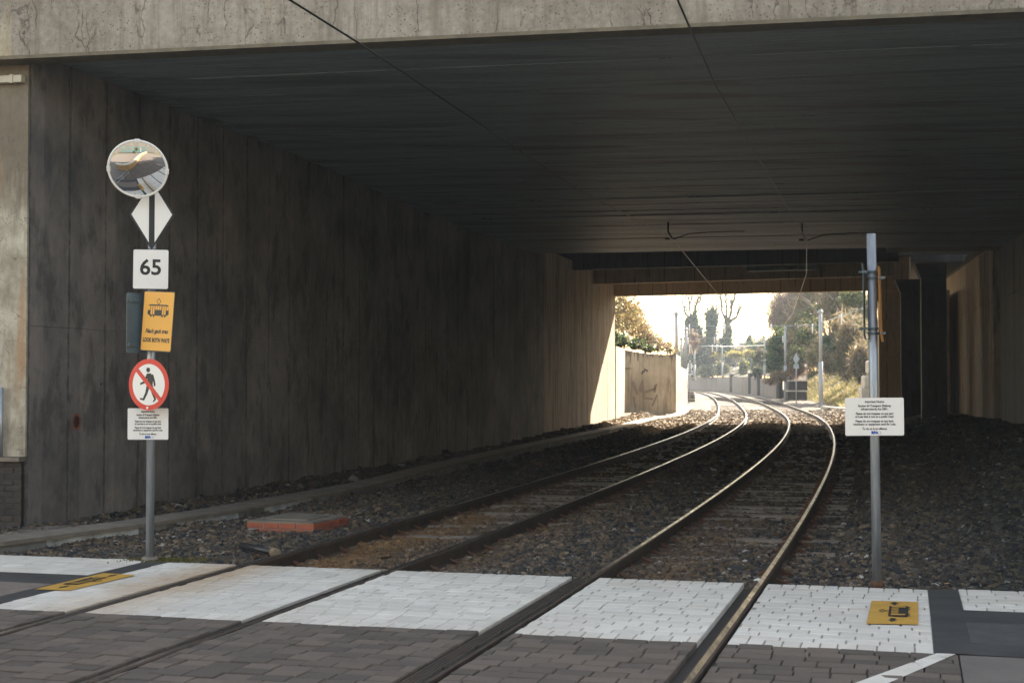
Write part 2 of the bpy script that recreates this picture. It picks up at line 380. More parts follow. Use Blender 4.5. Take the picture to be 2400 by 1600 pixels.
# one paving block mesh (three variants), unit size: scaled per block
def block_mesh(m, seed):
    r = random.Random(seed); ch = .004
    mb = MB(); x, y = .5, .5
    cxs, cys = .025, .035
    top = [(-x + cxs, -y + cys, 0), (x - cxs, -y + cys, 0), (x - cxs, y - cys, 0), (-x + cxs, y - cys, 0)]
    mid = [(-x, -y, -.006), (x, -y, -.006), (x, y, -.006), (-x, y, -.006)]
    bot = [(-x, -y, -.05), (x, -y, -.05), (x, y, -.05), (-x, y, -.05)]
    j = lambda v, k: (v[0] + r.uniform(-k, k), v[1] + r.uniform(-k, k), v[2] + r.uniform(-.0012, .0012))
    vs = [j(v, .012) for v in top] + [j(v, .006) for v in mid] + bot
    fs = [(0, 1, 2, 3)] + [(4 + i, 4 + (i + 1) % 4, (i + 1) % 4, i) for i in range(4)] + [(8 + i, 8 + (i + 1) % 4, 4 + (i + 1) % 4, 4 + i) for i in range(4)]
    return mb.add(vs, fs).mesh('paving_block', m)
blkW = [block_mesh(m_white, i) for i in range(6)]; blkB = [block_mesh(m_brown, 10 + i) for i in range(6)]
def lay(parent, meshes, s0, s1, c0, c1, rowh, bw, gap_row, gap_head, headers=False, z=-.002, jitter=1.0):
    rows = []
    s = s0
    if headers: rows.append((s0, s0 + .2, .122)); s = s0 + .2; end = s1 - .2
    else: end = s1
    nr = max(1, round((end - s) / rowh)); rh = (end - s) / nr
    rows += [(s + i * rh, s + (i + 1) * rh, bw) for i in range(nr)]
    if headers: rows.append((s1 - .2, s1, .122))
    for i, (a, b, w) in enumerate(rows):
        c = c0 - random.uniform(0, w) if w != .122 else c0
        while c < c1 - .015:
            w2 = w * random.uniform(.93, 1.07)
            lo, hi = max(c, c0), min(c + w2, c1); c += w2
            if c1 - hi < .04: hi = c1; c = c1
            if hi - lo < .035: continue
            o = bpy.data.objects.new('paving_block', random.choice(meshes)); sm = (a + b) / 2
            o.location = V(sm, (lo + hi) / 2, z + random.uniform(-.0018, .0018) * jitter)
            o.rotation_euler = (random.gauss(0, .004) * jitter, random.gauss(0, .004) * jitter, heading(sm) + random.gauss(0, .006))
            o.scale = (hi - lo - gap_head, b - a - gap_row, 1)
            if random.random() < .5: o.scale.x *= -1; o.scale.y *= -1
            link(o, parent)
bays = [(cStrip, RC[0] - .10), (RC[0] + .055, RC[1] - .10), (RC[1] + .05, RC[2] - .175), (RC[2] + .075, RC[3] - .135), (RC[3] + .065, cR)]
for c0, c1 in bays:
    bed = struct(sheet('crossing', sNear, sFar, c0, c1, -.010, m_jointw, 3))
    lay(bed, blkW, sNear, sFar, c0, c1, .158, .215, .0025, .011, True)
for c0, c1 in [(-5.2, RC[0] - .10)] + bays[1:4] + [(RC[3] + .065, cR + .15)]:
    bed = struct(sheet('road', 6.6, sNear, c0, c1, -.022, m_joint, 3))
    lay(bed, blkB, 6.9, sNear - .004, c0, c1, .165, .225, .009, .008, z=-.003, jitter=2.6)
    struct(sheet('road', -13, 6.6 if c0 > -5 else 6.6, c0, c1, -.004, m_road, 12))
struct(sheet('pavement', -13, sNear - .02, cR + .155, 14, -.003, m_asph, 12))
struct(sheet('pavement', -13, sNear, -14, -5.2, -.004, m_asph, 12))
# side pavements beside the crossing: dark strips, white stripes, ribbed paving
for (ca, cb, cend, tm) in ((cStripO, cStrip, -9.0, m_tact), (cR, cRO, 9.0, m_tactd)):
    struct(sheet('kerb_strip', sNear + .01, sFar + .02, min(ca, cb), max(ca, cb), -.001, m_strip, 3))
    lo, hi = (cend, ca) if cend < 0 else (cb, cend)
    struct(sheet('kerb_strip', sFar - 1.65, sFar - 1.05, lo, hi, -.003, m_strip, 3))
    struct(sheet('kerb_strip', sNear + .01, sFar - 2.5, lo, hi, -.003, m_strip, 3))
    bed = struct(sheet('crossing', sFar - 1.05, sFar + .1, lo, hi, -.010, m_jointw, 3))
    a, b = (-6.6, ca) if cend < 0 else (cb, 6.2)
    lay(bed, blkW, sFar - 1.05, sFar + .1, a, b, .158, .215, .004, .011, False)
    rb = MB(); s = sFar - 2.48
    while s < sFar - 1.68:
        pts = [(s, -.008), (s + .012, .0), (s + .03, .0), (s + .042, -.008)]
        vs = [V(q, c, z) for q, z in pts for c in (lo, hi)]
        rb.add(vs, [(2 * i, 2 * i + 1, 2 * i + 3, 2 * i + 2) for i in range(3)]); s += .047
    rb.add([V(q, c, -.0085) for q in (sFar - 2.5, sFar - 1.65) for c in (lo, hi)], [(0, 1, 3, 2)])
    struct(rb.build('tactile_paving', tm))
# rubber flange strips beside the rails
for c0, n_ in ((RC[2], 4), (RC[1], 1)):
    f = MB()
    for k in range(n_):
        cc = c0 - .052 - k * .031
        vs = [V(s, cc + d, z) for s in np.linspace(-12, sFar, 12) for d, z in ((-.014, -.04), (-.011, -.012 - .002 * k), (.008, -.012 - .002 * k), (.011, -.04))]
        f.add(vs, [(4 * i + j, 4 * i + j + 1, 4 * i + j + 5, 4 * i + j + 4) for i in range(11) for j in range(3)])
    struct(f.build('flange_strip', m_rail if n_ == 4 else m_strip))
# painted white line
q = [(2195, 1530), (2240, 1532), (2075, 1603), (2003, 1600)]
A, B, D, E_ = [G(*p) for p in q]; ext = 2.2
vs = [A, B, B + (D - B) * ext, A + (E_ - A) * ext]
ln = MB().add([(v.x, v.y, .0015) for v in vs], [(0, 3, 2, 1)]).build('painted_line', m_white); struct(ln)

def bil(c, x, y):                          # unit square -> ground quad
    a = c[0].lerp(c[1], x); b = c[3].lerp(c[2], x); return a.lerp(b, y)
def picto(corners, name, label):
    z = .005
    root = tag(MB().add([Vector((p.x, p.y, z)) for p in corners], [(0, 3, 2, 1)]).build(name, m_yell), label, 'road marking', 'yellow tram markings')
    mb = MB()
    def poly(pts, dz=.003, mi=0):
        vs = [bil(corners, x, y) for x, y in pts]; vs = [(v.x, v.y, z + dz) for v in vs]; mb.add(vs, [tuple(range(len(vs)))[::-1]], mi)
    poly([(.49, .04), (.60, .13), (.54, .13), (.54, .18), (.46, .18), (.46, .13), (.40, .13)])
    poly([(.49, .92), (.60, .83), (.55, .83), (.55, .77), (.45, .77), (.45, .83), (.40, .83)])
    poly([(.40, .24), (.78, .22), (.80, .27), (.80, .66), (.78, .72), (.40, .70)])
    for y0 in (.28, .36, .42, .49, .55, .62):
        poly([(.45, y0), (.60, y0), (.60, y0 + .035), (.45, y0 + .035)], .006, 1)
    for y0 in (.27, .61): poly([(.45, y0), (.74, y0), (.74, y0 + .045), (.45, y0 + .045)], .0065, 1)
    for y0 in (.27, .36, .56, .64): poly([(.80, y0), (.84, y0), (.84, y0 + .04), (.80, y0 + .04)])
    for a, b in (((.20, .46), (.27, .40)), ((.27, .40), (.33, .46)), ((.33, .46), (.27, .52)), ((.27, .52), (.20, .46)), ((.33, .46), (.40, .46))):
        poly([(a[0], a[1] - .012), (b[0], b[1] - .012), (b[0], b[1] + .012), (a[0], a[1] + .012)])
    mb.build('tram_symbol', [m_black, m_yell], root)
picto([G(2043, 1408), G(2152, 1411), G(2152, 1464), G(2030.6, 1462)], 'road_marking', 'yellow tram symbol plate painted on the white blocks at the right-hand post')
lc = [G(243, 1343), G(318, 1348), G(163, 1384), G(81, 1381)]
picto([lc[1], lc[0], lc[3], lc[2]], 'road_marking', 'yellow tram symbol plate along the dark strip at the left end of the crossing')

# ballast surface
def smooth(a, b, x):
    t = np.clip((x - a) / (b - a), 0, 1); return t * t * (3 - 2 * t)
def bz(s, c):
    z = -.185 + .075 * np.exp(-(c / .55) ** 2) + .035 * (1 - smooth(16.5, 23, s)) * (1 - smooth(2.8, 3.0, np.abs(c)))
    z = z + smooth(-2.8, -3.6, c) * .05 + smooth(2.8, 3.5, c) * .10
    z = z + smooth(3.3, 6.4, c) * smooth(16, 25, s) * (1 - smooth(66, 80, s)) * .56
    z = z - .22 * np.exp(-((c + 4.1) / .55) ** 2) * smooth(44, 52, s) * (1 - smooth(62, 70, s))
    z = z + smooth(-5.7, -6.4, c) * (.03 + .16 * smooth(40, 58, s))
    z = z + smooth(4.5, 7.5, c) * smooth(66, 90, s) * .25
    z = z + .022 * np.sin(s * 1.7 + c * .8) * np.sin(c * 2.1 + s * .33) + .015 * np.sin(s * 3.9 - c * 2.2)
    return z
ss = np.concatenate([np.arange(sFar, 60, .4), np.arange(60, 120, 1.2), np.arange(120, 330, 4)]); cc = np.concatenate([np.arange(-9, 9, .3), np.arange(9, 14, 1)])
SSg, CCg = np.meshgrid(ss, cc, indexing='ij'); X_, Y_, _ = C(SSg, CCg)
vts = np.stack([X_, Y_, bz(SSg, CCg)], -1).reshape(-1, 3); nc = len(cc)
idx = np.arange(len(ss) * nc).reshape(len(ss), nc)
fcs = np.stack([idx[:-1, :-1], idx[:-1, 1:], idx[1:, 1:], idx[1:, :-1]], -1).reshape(-1, 4)
struct(link(bpy.data.objects.new('track_bed', np_mesh('track_bed', vts, fcs, m_ballast, smooth=True))))

def stones(name, s0, s1, c0, c1, dens, size, lift=.3):
    area = (s1 - s0) * (c1 - c0); n = int(area * dens)
    s = rng.uniform(s0, s1, n); c = rng.uniform(c0, c1, n)
    keep = np.ones(n, bool)
    for r in RC: keep &= np.abs(c - r) > .085
    keep &= ~((c > -5.75) & (c < -5.12) & (s > 20.5))
    if s1 < 30: keep &= ~((c < -5.12 - np.maximum(0, 20.5 - s) * .28) & (c > -5.75 - np.maximum(0, 20.5 - s) * .28 - .3))
    # sleepers stay mostly clear away from the crossing
    ph = ((s - sFar - .35) / .65) % 1.0; onsl = (ph < .19) | (ph > .81); inx = (np.abs(np.abs(c) - 1.7) < 1.28)
    keep &= ~(onsl & inx & (rng.random(n) < np.clip((s - 16.5) / 8, .04, .95)))
    s, c = s[keep], c[keep]; n = len(s)
    x, y, _ = C(s, c); z = bz(s, c) + rng.uniform(-.4, lift, n) * size
    base = np.array([(-1, -1, -1), (1, -1, -1), (1, 1, -1), (-1, 1, -1), (-1, -1, 1), (1, -1, 1), (1, 1, 1), (-1, 1, 1)]) * .5
    f0 = np.array([(0, 2, 1), (0, 3, 2), (4, 5, 6), (4, 6, 7), (0, 1, 5), (0, 5, 4), (1, 2, 6), (1, 6, 5), (2, 3, 7), (2, 7, 6), (3, 0, 4), (3, 4, 7)])
    v = base[None] + rng.uniform(-.24, .24, (n, 8, 3)); v[:, 4:, :2] *= rng.uniform(.35, .95, (n, 1, 2))
    sz = size * np.exp(rng.normal(0, .28, n)); v *= sz[:, None, None] * np.stack([rng.uniform(.8, 1.45, n), rng.uniform(.7, 1.1, n), rng.uniform(.45, .9, n)], -1)[:, None]
    a = rng.uniform(0, 2 * np.pi, n); t = rng.normal(0, .38, n); ca, sa, ct, st = np.cos(a), np.sin(a), np.cos(t), np.sin(t)
    vx = v[..., 0]; vy = v[..., 1] * ct[:, None] - v[..., 2] * st[:, None]; vz = v[..., 1] * st[:, None] + v[..., 2] * ct[:, None]
    P = np.stack([x[:, None] + vx * ca[:, None] - vy * sa[:, None], y[:, None] + vx * sa[:, None] + vy * ca[:, None], z[:, None] + vz], -1)
    pal = np.array([(.030, .031, .034), (.055, .048, .043), (.088, .066, .050), (.125, .088, .058), (.18, .128, .08), (.10, .088, .078), (.21, .165, .12), (.42, .38, .34)])
    w = np.array([.2, .18, .19, .17, .12, .09, .04, .01]); pi = rng.choice(8, n, p=w / w.sum()); col = pal[pi] * rng.uniform(.7, 1.3, (n, 1))
    # brown iron dust from the left rail; underpass shade and sunlight painted into tints
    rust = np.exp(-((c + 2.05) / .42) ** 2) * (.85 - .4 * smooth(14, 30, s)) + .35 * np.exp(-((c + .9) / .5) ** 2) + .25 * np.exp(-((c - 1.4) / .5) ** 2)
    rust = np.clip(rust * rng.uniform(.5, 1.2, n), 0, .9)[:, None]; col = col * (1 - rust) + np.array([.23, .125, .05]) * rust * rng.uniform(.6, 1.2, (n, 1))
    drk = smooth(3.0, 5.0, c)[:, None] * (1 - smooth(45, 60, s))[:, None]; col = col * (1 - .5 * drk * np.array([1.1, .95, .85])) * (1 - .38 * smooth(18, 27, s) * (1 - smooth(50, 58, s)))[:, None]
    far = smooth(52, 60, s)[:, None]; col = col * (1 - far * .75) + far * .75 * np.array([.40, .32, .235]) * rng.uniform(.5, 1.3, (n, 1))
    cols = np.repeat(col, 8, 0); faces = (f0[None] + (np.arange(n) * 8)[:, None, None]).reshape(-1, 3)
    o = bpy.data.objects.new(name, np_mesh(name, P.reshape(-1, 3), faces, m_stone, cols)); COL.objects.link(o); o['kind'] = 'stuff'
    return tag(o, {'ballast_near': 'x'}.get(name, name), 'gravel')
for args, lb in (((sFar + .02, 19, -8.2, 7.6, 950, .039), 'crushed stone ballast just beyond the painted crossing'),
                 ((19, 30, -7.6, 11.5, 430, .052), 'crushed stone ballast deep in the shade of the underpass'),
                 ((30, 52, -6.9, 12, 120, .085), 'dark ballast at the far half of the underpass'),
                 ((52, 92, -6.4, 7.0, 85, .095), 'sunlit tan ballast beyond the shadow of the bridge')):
    stones('ballast', *args)['label'] = lb

# ------------------------------------------------------------------ tracks
PR = [(-.07, -.16), (.07, -.16), (.07, -.148), (.012, -.135), (.012, -.045), (.036, -.035), (.036, -.007), (.021, .0), (-.021, .0), (-.036, -.007), (-.036, -.035), (-.012, -.045), (-.012, -.135), (-.07, -.148)]
def sweep(mb, pts, prof, mats_idx):
    n = len(prof); vs = []
    for i, p in enumerate(pts):
        d = (pts[min(i + 1, len(pts) - 1)] - pts[max(i - 1, 0)]).normalized(); nx = Vector((d.y, -d.x, 0)).normalized()
        vs += [p + nx * a + Vector((0, 0, z)) for a, z in prof]
    b = len(mb.v); mb.v += [tuple(v) for v in vs]
    for i in range(len(pts) - 1):
        for k in range(n):
            j = (k + 1) % n; mb.f.append((b + i * n + k, b + (i + 1) * n + k, b + (i + 1) * n + j, b + i * n + j)); mb.m.append(mats_idx[k]); mb.sm.append(False)
rs = list(np.arange(-12, 60, 1.0)) + list(np.arange(60, 335, 2.5))
tix = [1 if k == 7 else 0 for k in range(14)]
slp = MB().box((0, 0, -.05), (2.5, .25, .10), ch=.008).mesh('sleeper', m_sleeper)
def clip_mesh():
    mb = MB(); mb.tube([(-.03, -.05, 0), (-.03, .03, .03), (0, .05, .045), (.03, .03, .03), (.03, -.05, 0)], .011, 6)
    mb.box((0, .0, -.01), (.10, .13, .02)); return mb.mesh('clip', m_rust)
clp = clip_mesh()
for t, (ra, rb_, lb) in enumerate(((RC[0], RC[1], 'left of the two tram tracks, its outer rail stained with rust'), (RC[2], RC[3], 'right of the two tram tracks, curving nearer the bare metal post'))):
    root = thing('tram_track', lb, 'railway track', V(sFar, (ra + rb_) / 2, 0))
    for r in (ra, rb_):
        mb = MB(); sweep(mb, [V(s, r, .003) for s in rs], PR, tix); mb.build('rail', [m_rail, m_railtop], root)
    k = 0; s = sFar + .35
    while s < 112:
        o = bpy.data.objects.new('sleeper', slp); o.location = V(s, (ra + rb_) / 2, -.150 + random.uniform(-.006, .004)); o.rotation_euler = (random.gauss(0, .004), 0, heading(s) + random.gauss(0, .004)); link(o, root)
        o.matrix_parent_inverse = Matrix.Translation(-root.location)
        if s < 42:
            for r in (ra, rb_):
                for sg in (-1, 1):
                    c = bpy.data.objects.new('clip', clp); COL.objects.link(c); c.parent = o
                    c.location = ((r - (ra + rb_) / 2) + sg * .115, random.uniform(-.01, .01), .018); c.rotation_euler = (0, 0, math.pi / 2 * sg + random.gauss(0, .05))
        s += .65
co = MB()
for pl in ([(1666, 929), (1704, 932), (1751, 935.7), (1819, 940.6)], [(1668, 932.5), (1725, 937.4), (1774, 941.6), (1830, 944.5)]):
    sweep(co, [G(u, v, .003) for u, v in pl], PR, tix)
tag(co.build('crossover_rail', [m_rail, m_railtop]), 'brown crossover rails cutting across both tracks in the sunlit curve', 'rail')

# ------------------------------------------------------------------ air
hz = MB().box((60, 160, 19.2), (700, 440, 41.6))
hm = bpy.data.materials.new('haze_air'); hm.use_nodes = True; hm.node_tree.nodes.clear()
hv = hm.node_tree.nodes.new('ShaderNodeVolumePrincipled'); ho = hm.node_tree.nodes.new('ShaderNodeOutputMaterial'); hm.node_tree.links.new(hv.outputs[0], ho.inputs['Volume'])
hv.inputs['Color'].default_value = (.70, .84, 1.0, 1); hv.inputs['Density'].default_value = .00035; hv.inputs['Anisotropy'].default_value = .3
ha = hz.build('haze', hm); ha['kind'] = 'stuff'; ha['label'] = 'thin pale haze in the air'; ha['category'] = 'haze'

# ------------------------------------------------------------------ the bridge
WC = 10.6                          # left wall: X = .2409 Y - WC
def WL(Y, off=0.0, z=0.0):                   # off metres into the underpass
    return Vector((.2409 * Y - WC + off * TD[1], Y - off * TD[0], z))
Y0, Y1 = 18.45, 62.4
ZS = 5.86                                    # soffit
bridge = thing('bridge', 'massive board-marked concrete road bridge spanning both tram tracks', 'bridge', WL(Y0))
core = MB()
for (a, b) in ((Y0 + .03, Y1 - .03),):
    p = [WL(a, -.12), WL(b, -.12), WL(b, -3), WL(a, -3)]
    core.add([(v.x, v.y, z) for z in (-.5, ZS + .8) for v in p], [(0, 1, 5, 4), (1, 2, 6, 5), (2, 3, 7, 6), (3, 0, 4, 7), (4, 5, 6, 7)])
abut = core.build('abutment_wall', simple('sooty_joint_concrete', (.02, .019, .019), None, 5, .95), bridge)
L = (Y1 - Y0) / TD[1]; npan = 47; pw = L / npan
zr = [(-.5, 2.47), (2.47, 4.62), (4.62, ZS + .3), (2.47, ZS + .3)]
rot = -math.atan(.2409)
cache = {}
for i in range(npan):
    for k, (za, zb) in enumerate(zr):
        if k and (k == 3) == (i > 33): continue
        key = (k, i > 31)
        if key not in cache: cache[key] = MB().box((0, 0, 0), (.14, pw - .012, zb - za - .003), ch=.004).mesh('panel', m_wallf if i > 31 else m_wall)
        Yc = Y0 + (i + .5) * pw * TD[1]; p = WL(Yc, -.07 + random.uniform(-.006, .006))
        o = bpy.data.objects.new('panel', cache[key]); o.location = (p.x, p.y, (za + zb) / 2); o.rotation_euler = (0, random.gauss(0, .0012), rot); link(o, abut)
for k in range(16):
    Yc = Y0 + (1 + k // 2) * pw * TD[1] * 1.0 + .0; q = WL(Yc - .1 * (k % 2), .002, (3.62, 1.72)[k % 2] + .02 * (k % 3))
    ph = MB().add([q + Vector((TD[0] * .02 * math.cos(a_ * math.pi / 4), TD[1] * .02 * math.cos(a_ * math.pi / 4), .024 * math.sin(a_ * math.pi / 4))) for a_ in range(8)], [tuple(range(8))[::-1]]); ph.build('tie_hole', m_joint, bridge)
# object coordinates of shared panels would repeat: board tone is driven by world position instead
for mm in (m_wall, m_wallr, m_wallf, m_soffit):
    for nd in list(mm.node_tree.nodes):
        if nd.type == 'TEX_COORD':
            g = mm.node_tree.nodes.new('ShaderNodeNewGeometry')
            for l in list(mm.node_tree.links):
                if l.from_node == nd: mm.node_tree.links.new(g.outputs['Position'], l.to_socket)

# grime gathered along the vertical panel joints
n = N.__new__(N); n.m = m_wall; n.t = m_wall.node_tree; n.b = n.t.nodes['Principled BSDF']
old = n.b.inputs['Base Color'].links[0].from_socket; tcj = n.n('TexCoord'); sj = n.n('SeparateXYZ'); n.set(sj.inputs[0], tcj.outputs['Object'])
ed = n.math('SUBTRACT', pw / 2, n.math('ABSOLUTE', sj.outputs['Y'])); gj = n.n('NewGeometry').outputs['Position']
ed = n.math('ADD', ed, n.math('MULTIPLY', n.math('SUBTRACT', n.noise(gj, 6, 5, .7), .5), .13))
n.set(n.b.inputs['Base Color'], n.mix(n.ramp(ed, [(.006, .62), (.036, 0.0)]), old, (.022, .023, .026)))

# front edge line of the deck and soffit
FL = at(0, 140, 18.12); FRr = at(2400, 15, 15.75)
FL = Vector((FL.x, FL.y, 0)); FRr = Vector((FRr.x, FRr.y, 0)); fd = (FRr - FL).normalized(); fn = Vector((-fd.y, fd.x, 0))   # fn points into the underpass
def FP(a, d, z): p = FL + fd * a + fn * d; return Vector((p.x, p.y, z))   # a along the front, d inwards
FA0, FA1 = -26.0, 40.0
angf = math.atan2(fd.y, fd.x)
def slab(mb, a0, a1, d0, d1, z0, z1, mi=0):
    vs = [FP(a, d, z) for z in (z0, z1) for a, d in ((a0, d0), (a1, d0), (a1, d1), (a0, d1))]
    return mb.add(vs, [(3, 2, 1, 0), (4, 5, 6, 7), (0, 1, 5, 4), (1, 2, 6, 5), (2, 3, 7, 6), (3, 0, 4, 7)], mi)
zF = ZS - .02
slab(MB(), FA0, FA1, 0, .34, zF, 7.0).build('fascia', m_fascia, bridge)
slab(MB(), FA0, FA1, -.05, .30, 7.0, 8.3).build('parapet', m_fascia, bridge)
slab(MB(), FA0, FA1, -.012, .33, zF - .045, zF - .001).build('drip_edge', simple('mossy_drip_edge', (.16, .13, .085), (.08, .065, .045), 6), bridge)
DEND = 29.6
deck = slab(MB(), FA0, FA1, .34, DEND + .2, ZS + .12, 6.95).build('deck', m_soffit, bridge)
dpos = .35; a0b, a1b = .9, 27
while dpos < DEND - .05:
    w = min(random.choice((.3, .38, .45, .45, .6)), DEND - dpos); h = random.choice((0, 0, .0, .004, -.004, .003, .008)) + random.uniform(-.002, .002)
    if dpos > 15: h = h * 2.2
    al = a0b; segs = [a0b]
    while al < a1b: al += random.uniform(4.5, 7.5); segs.append(min(al, a1b))
    if w > .05:
        mb = MB(); b_ = slab(mb, a0b, a1b, dpos + .004, dpos + w - .004, ZS + h, ZS + .13)
        b_.build('board', m_soffit, deck)
    dpos += w
# far extension: beams over a lowered deck, with open-looking pockets between them
slab(MB(), FA0, FA1, DEND + .2, 43.2, 6.75, 7.3).build('rear_deck', m_soffit, bridge)
slab(MB(), 12.6, 27, DEND + .22, 31.6, ZS + .03, 6.74).build('dark_filler', m_wallr, bridge)  # added dark box blocking the bright strip above the piers
def beam(uL, vL, YL, uR, vR, hgt, dpt, m=m_beam, nm='beam'):
    a = at(uL, vL, YL); zb = a.z; r = ray(uR, vR); t = (zb - H) / r.z; b = Vector((r.x * t, r.y * t, zb))
    d = (b - a).normalized(); n_ = Vector((-d.y, d.x, 0)); a = a - d * .6; b = b + d * .1
    vs = []
    for z in (zb, zb + hgt):
        for q in (a, b, b + n_ * dpt, a + n_ * dpt): vs.append((q.x, q.y, z))
    o = MB().add(vs, [(3, 2, 1, 0), (4, 5, 6, 7), (0, 1, 5, 4), (1, 2, 6, 5), (2, 3, 7, 6), (3, 0, 4, 7)]).build(nm, m, bridge)
    return a, b, d, n_, zb
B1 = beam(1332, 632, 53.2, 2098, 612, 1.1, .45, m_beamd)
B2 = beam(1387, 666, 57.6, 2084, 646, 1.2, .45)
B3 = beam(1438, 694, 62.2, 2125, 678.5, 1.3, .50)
# a deeper drop panel on the second beam
a, b, d, n_, zb = B2
for u0, u1 in ((1764, 1925),):
    p = []
    for u in (u0, u1):
        r = ray(u, 640); t = (a.y - 0) / 1
        # intersect the vertical plane of the beam front
        den = r.x * n_.x + r.y * n_.y; tt = ((a.x) * n_.x + (a.y) * n_.y) / den; p.append(Vector((r.x * tt, r.y * tt, 0)))
    vs = [(q.x, q.y, z) for z in (zb + .26, zb + 1.0) for q in (p[0] - n_ * .05, p[1] - n_ * .05, p[1] - n_ * .9, p[0] - n_ * .9)]
    MB().add(vs, [(3, 2, 1, 0), (4, 5, 6, 7), (0, 1, 5, 4), (1, 2, 6, 5), (2, 3, 7, 6), (3, 0, 4, 7)]).build('drop_panel', m_soffit, bridge)
# added slab above the last beam, outlined to cast the sun's shadow edge
ob = MB(); poly = [(-4, 63.6), (4, 65.0), (8.3, 65.1), (9.3, 66.6), (11, 69.2), (12.6, 71.4), (40, 71.4), (40, 58), (-4, 58)]
ob.prism(poly[::1], 6.5, 7.6); ob.build('shadow_slab', m_wallr, bridge)
# right-hand side: abutment wall and three piers
RW = 5.95
def RWp(Y, off=0.0): return Vector((RW + .205 * Y + off, Y, 0))
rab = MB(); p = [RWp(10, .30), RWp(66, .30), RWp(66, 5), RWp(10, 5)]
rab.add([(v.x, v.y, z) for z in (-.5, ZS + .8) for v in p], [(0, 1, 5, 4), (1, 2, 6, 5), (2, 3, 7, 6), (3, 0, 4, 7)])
rabut = rab.build('abutment_wall', m_wallr, bridge); rabut['label'] = 'right-hand abutment wall with warm light painted on its far end'
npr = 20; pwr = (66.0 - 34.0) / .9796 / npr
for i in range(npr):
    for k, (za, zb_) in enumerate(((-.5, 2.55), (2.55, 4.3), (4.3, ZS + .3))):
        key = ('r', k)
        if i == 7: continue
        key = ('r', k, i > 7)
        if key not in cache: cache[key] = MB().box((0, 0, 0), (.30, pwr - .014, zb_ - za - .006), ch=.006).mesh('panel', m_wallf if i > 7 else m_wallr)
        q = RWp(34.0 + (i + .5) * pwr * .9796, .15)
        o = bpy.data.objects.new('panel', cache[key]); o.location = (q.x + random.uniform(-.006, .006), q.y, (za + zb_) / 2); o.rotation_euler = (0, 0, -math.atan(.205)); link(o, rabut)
for (u, Y, ztop, dep, wid, pm) in ((2160, 50.6, B1[4], 1, .85, m_wallr), (2112, 55.0, B2[4], 1, .95, m_wallr), (2060, 58.6, B3[4], 5, 2.75, m_beam)):
    q = at(u, 800, Y); mb = MB(); wv = Vector((TD[0], TD[1], 0)); xr = Vector((TD[1], -TD[0], 0))
    base = Vector((q.x, q.y, 0)); vs = [base, base + xr * wid, base + xr * wid + wv * dep, base + wv * dep]
    mb.add([(v.x, v.y, z) for z in (-.5, ztop - .45) for v in vs], [(3, 2, 1, 0), (4, 5, 6, 7), (0, 1, 5, 4), (1, 2, 6, 5), (2, 3, 7, 6), (3, 0, 4, 7)])
    mb.add([(v.x, v.y, z) for z, e in ((ztop - .45, .02), (ztop + .0, .22)) for v in (vs[0] - xr * e - wv * e, vs[1] - wv * e, vs[2] + wv * e, vs[3] - xr * e + wv * e)], [(3, 2, 1, 0), (4, 5, 6, 7), (0, 1, 5, 4), (1, 2, 6, 5), (2, 3, 7, 6), (3, 0, 4, 7)])
    mb.build('pier', pm, bridge)
# weep hole with clay pipe on the left wall
def on_wall(u, v, off=.0):
    Yw = WC / (.2409 - (u - CX) / F / cp) if True else 0
    r = ray(u, v); t = WC / (.2409 * r.y - r.x); return Vector((r.x * t, r.y * t, H + r.z * t)) + Vector((TD[1], -TD[0], 0)) * off
hp = on_wall(178, 988); nw = Vector((TD[1], -TD[0], 0)); tw = Vector((TD[0], TD[1], 0))
mb = MB(); ring = []
for rr, of in ((.115, .012), (.085, .015), (.08, -.05)):
    ring += [hp + nw * of + tw * (rr * math.cos(k * math.pi / 8)) + Vector((0, 0, rr * math.sin(k * math.pi / 8))) for k in range(16)]
mb.add(ring, [(i * 16 + k, i * 16 + (k + 1) % 16, (i + 1) * 16 + (k + 1) % 16, (i + 1) * 16 + k) for i in range(2) for k in range(16)])
mb.add([hp + nw * .004 + tw * (.084 * math.cos(k * math.pi / 8)) + Vector((0, 0, .084 * math.sin(k * math.pi / 8))) for k in range(16)], [tuple(range(16))], 1)
mb.build('drain_pipe', [m_terra, simple('dark_bore', (.05, .02, .015))], bridge)

# left wing wall, facing the road
wing = thing('wing_wall', 'pale crazed concrete wing wall with a dark brick plinth at the left edge', 'wall', WL(Y0 - .05))
wp = WL(Y0 - .05)
def WP(a, d, z): q = wp + fd * a + fn * d; return Vector((q.x, q.y, z))
def wbox(mb, a0, a1, d0, d1, z0, z1, mi=0):
    vs = [WP(a, d, z) for z in (z0, z1) for a, d in ((a0, d0), (a1, d0), (a1, d1), (a0, d1))]
    return mb.add(vs, [(3, 2, 1, 0), (4, 5, 6, 7), (0, 1, 5, 4), (1, 2, 6, 5), (2, 3, 7, 6), (3, 0, 4, 7)], mi)
zl = at(30, 1070, Y0).z
wbox(MB(), -9, .004, .0, .04, zl + .005, ZS - .05).build('wall_face', m_wing, wing)
wbox(MB(), -9, -.03, -.09, .06, zl - .055, zl).build('ledge', m_slab, wing)
wb = wbox(MB(), -9, -.035, -.02, .05, -.5, zl - .055).build('plinth', m_joint, wing)
bd = MB().box((0, 0, 0), (.215, .1, .065), ch=.006).mesh('brick', m_brickd)
for r_ in range(14):
    zz = zl - .055 - .04 - r_ * .076
    if zz < -.2: break
    for k in range(6):
        o = bpy.data.objects.new('brick', bd); q = WP(-.145 - k * .226 - (.11 if r_ % 2 else 0) + .0, .02, zz); o.location = q; o.rotation_euler = (0, 0, angf + random.gauss(0, .01)); link(o, wb)
tr = thing('cable_trunking', 'cream cable trunking along the top of the wing wall at the left edge', 'trunking', WP(-1, -.1, 5.5))
